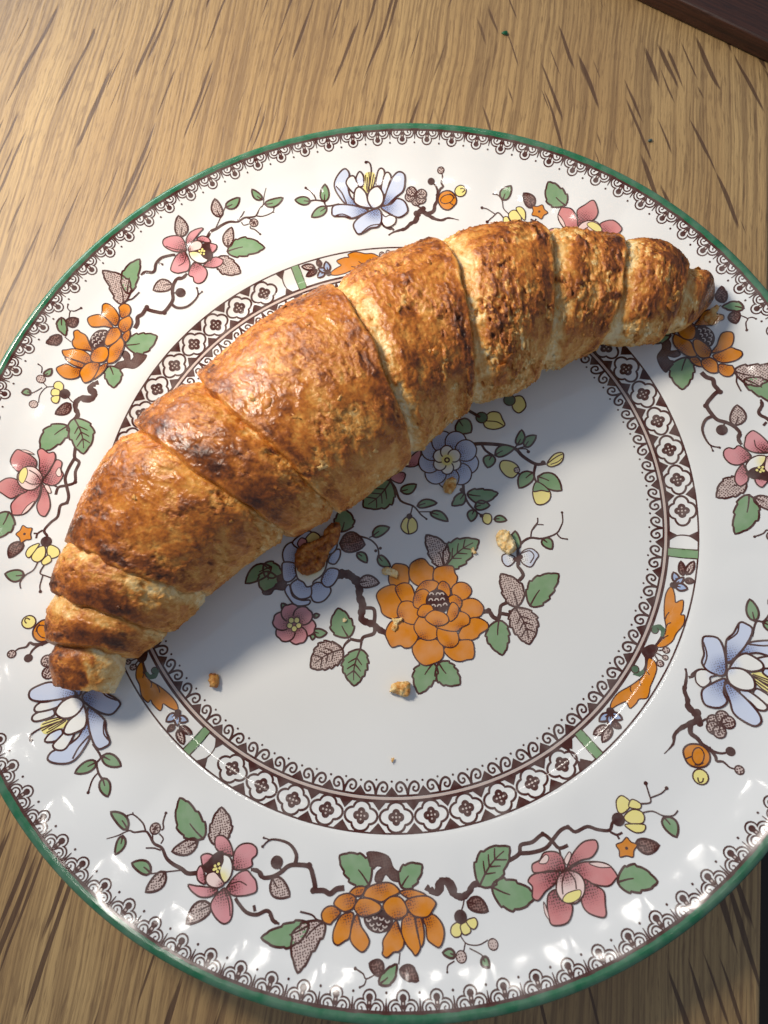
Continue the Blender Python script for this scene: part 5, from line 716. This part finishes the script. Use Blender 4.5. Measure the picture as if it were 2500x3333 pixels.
# loose flakes lifting off the crust
rs = np.random.RandomState(12)
def loose_flake(i):
    k = int(rs.choice([2, 3, 5, 6, 7, 8, 9, 10], p=[.04, .08, .10, .24, .24, .18, .09, .03])); W_, F_, C_, _k = SURF[k]; nu, nph = W_.shape[:2]
    a = rs.randint(int(nu * .12) + 3, int(nu * .9) - 3); b = int(nph * rs.uniform(0.22, 0.86)) % nph
    p0 = W_[a, b]; tu = W_[min(a + 4, nu - 1), b] - W_[a - 4, b]; tv = W_[a, (b + 4) % nph] - W_[a, (b - 4) % nph]
    n = np.cross(tu, tv); n /= np.linalg.norm(n) + 1e-12
    cen = W_[a].mean(0)
    if np.dot(n, p0 - cen) < 0: n = -n
    tu /= np.linalg.norm(tu) + 1e-12; tv = np.cross(n, tu)
    an = rs.uniform(0, 6.28); e1 = tu * math.cos(an) + tv * math.sin(an); e2 = np.cross(n, e1)
    L_ = 0.001 * rs.uniform(0.5, 1.5); w_ = L_ * rs.uniform(0.4, 0.9); m_ = 11; pts = [p0 + n * 0.00010]
    for j in range(m_):
        q = j / m_ * 6.283; r_ = 0.4 + 1.0 * rs.rand(); x_, y_ = L_ * r_ * math.cos(q), w_ * r_ * math.sin(q)
        pts.append(p0 + e1 * x_ + e2 * y_ + n * (0.0001 + 0.28 * max(x_, 0) * rs.uniform(0.4, 1.2) - 0.12 * abs(y_)))
    T = np.array(pts); V = np.r_[T, T - n * 0.00008]; F = []
    for j in range(m_):
        a1, b1 = 1 + j, 1 + (j + 1) % m_; F += [(0, a1, b1), (m_ + 1, m_ + 1 + b1, m_ + 1 + a1), (a1, m_ + 1 + a1, m_ + 1 + b1, b1)]
    c = np.clip(C_[a, b, 0] + rs.uniform(-0.22, 0.08), 0.02, 1); C = np.tile([c, 0.5, 0, 1], (len(V), 1)); C[1:m_ + 1, 0] -= 0.08
    mesh_obj('flake', V, F, M_PASTRY, croissant, cols=np.clip(C, 0, 1))
for i in range(130): loose_flake(i)

# ------------------------------------------------------------------ crumbs and specks
def chunk(name, pts, h, tilt, br, seed, label):
    q = cr(np.array(pts, float).reshape(-1, 2) * U, True, 4); rs = np.random.RandomState(seed)
    q = q + 0.0001 * rs.randn(*q.shape); mm = q * 1000; lo, hi = mm.min(0), mm.max(0); nb = len(mm); g = 0.22
    gx, gy = np.meshgrid(np.arange(lo[0], hi[0], g), np.arange(lo[1], hi[1], g)); p_ = np.c_[gx.ravel(), gy.ravel()] + 0.05 * rs.randn(gx.size, 2)
    ins = np.zeros(len(p_), bool); near = np.full(len(p_), 9e9)
    for (x1, y1), (x2, y2) in zip(mm, np.roll(mm, -1, 0)):
        ins ^= ((y1 > p_[:, 1]) != (y2 > p_[:, 1])) & (p_[:, 0] < (x2 - x1) * (p_[:, 1] - y1) / ((y2 - y1) or 1e-9) + x1); near = np.minimum(near, np.hypot(p_[:, 0] - x1, p_[:, 1] - y1))
    p_ = p_[ins & (near > 0.12)]
    res = delaunay_2d_cdt([Vector(v) for v in mm] + [Vector(v) for v in p_], [(i, (i + 1) % nb) for i in range(nb)], [], 1, 1e-5)
    v = np.array([tuple(x) for x in res[0]]); F = [f_ for f_ in res[2] if len(f_) == 3]
    edge = np.min(np.hypot(v[:, None, 0] - mm[None, :, 0], v[:, None, 1] - mm[None, :, 1]), 1)
    n = len(v); P3 = np.c_[v, np.full(n, seed * 3.1)]
    lift = tilt * np.clip(((v[:, 0] - lo[0]) / max(hi[0] - lo[0], 1e-6) + (v[:, 1] - lo[1]) / max(hi[1] - lo[1], 1e-6)) / 2, 0, 1) ** 2.2
    d1, d2, hh, ox, oy = cells(v[:, 0] / 1.1, v[:, 1] / 1.1, seed)
    topz = lift + h * (0.35 + 0.65 * np.minimum(edge / 0.9, 1) ** 0.6) * (0.55 + 0.9 * fbm(P3 / 1.3, 3, seed)) + 0.25 * min(h, 1) * (hh - 0.5)
    botz = lift * 0.9
    base = zsurf(v[:, 0] / 1000, v[:, 1] / 1000) + 0.00035
    topz = np.maximum(topz, botz + 0.12)
    c0 = v.mean(0); bz = float(base.min())
    V = np.r_[np.c_[(v - c0) / 1000, base + topz / 1000 - bz], np.c_[(v - c0) / 1000, base + botz / 1000 - bz]]
    sgn = lambda f_: f_ if np.cross(v[f_[1]] - v[f_[0]], v[f_[2]] - v[f_[0]]) > 0 else f_[::-1]
    F = [tuple(sgn(list(f_))) for f_ in F]; cnt = {}
    for f_ in F:
        for a_, b_ in zip(f_, f_[1:] + f_[:1]): cnt[(a_, b_)] = 1
    allF = list(F) + [tuple(x + n for x in f_[::-1]) for f_ in F] + [(a_, a_ + n, b_ + n, b_) for (a_, b_) in cnt if (b_, a_) not in cnt]
    b = np.r_[br + 0.55 * (fbm(P3 / 0.8, 3, seed) - 0.5) + 0.2 * (hh - 0.5), np.full(n, br * 0.7)]
    C = np.stack([np.clip(b, 0, 1), np.full_like(b, 0.35), b * 0, b * 0 + 1], -1)
    o = mesh_obj(name, V, allF, M_PASTRY, None, cols=C); o.location = (c0[0] / 1000, c0[1] / 1000, bz)
    tag(o, label, 'crumb')
for c_ in CHUNKS: chunk(*c_)
M_GREEN = plain('green_bit', srgb(10, 96, 60), 0.4); M_GREY = plain('grey_bit', srgb(70, 92, 92), 0.5)
def speck(x, y, s, seed, mat, label):
    rs = np.random.RandomState(seed)
    import bmesh
    bm = bmesh.new(); bmesh.ops.create_icosphere(bm, subdivisions=2, radius=1.0)
    for v in bm.verts: k = 0.75 + 0.5 * rs.rand(); v.co = Vector((v.co.x * k * s, v.co.y * k * s * 0.7, max(v.co.z, -0.6) * k * s * 0.45))
    zmin = min(v.co.z for v in bm.verts)
    for v in bm.verts: v.co.z -= zmin
    me = bpy.data.meshes.new('speck'); bm.to_mesh(me); bm.free(); me.materials.append(mat)
    o = link(bpy.data.objects.new('speck', me)); o.location = (x, y, 0.0002); tag(o, label, 'speck')
speck(0.0710, 0.1459, 0.0010, 1, M_GREEN, 'tiny bright green speck on the oak tabletop')
speck(0.1015, 0.0948, 0.0007, 2, M_GREY, 'tiny grey speck on the oak tabletop near the plate edge')
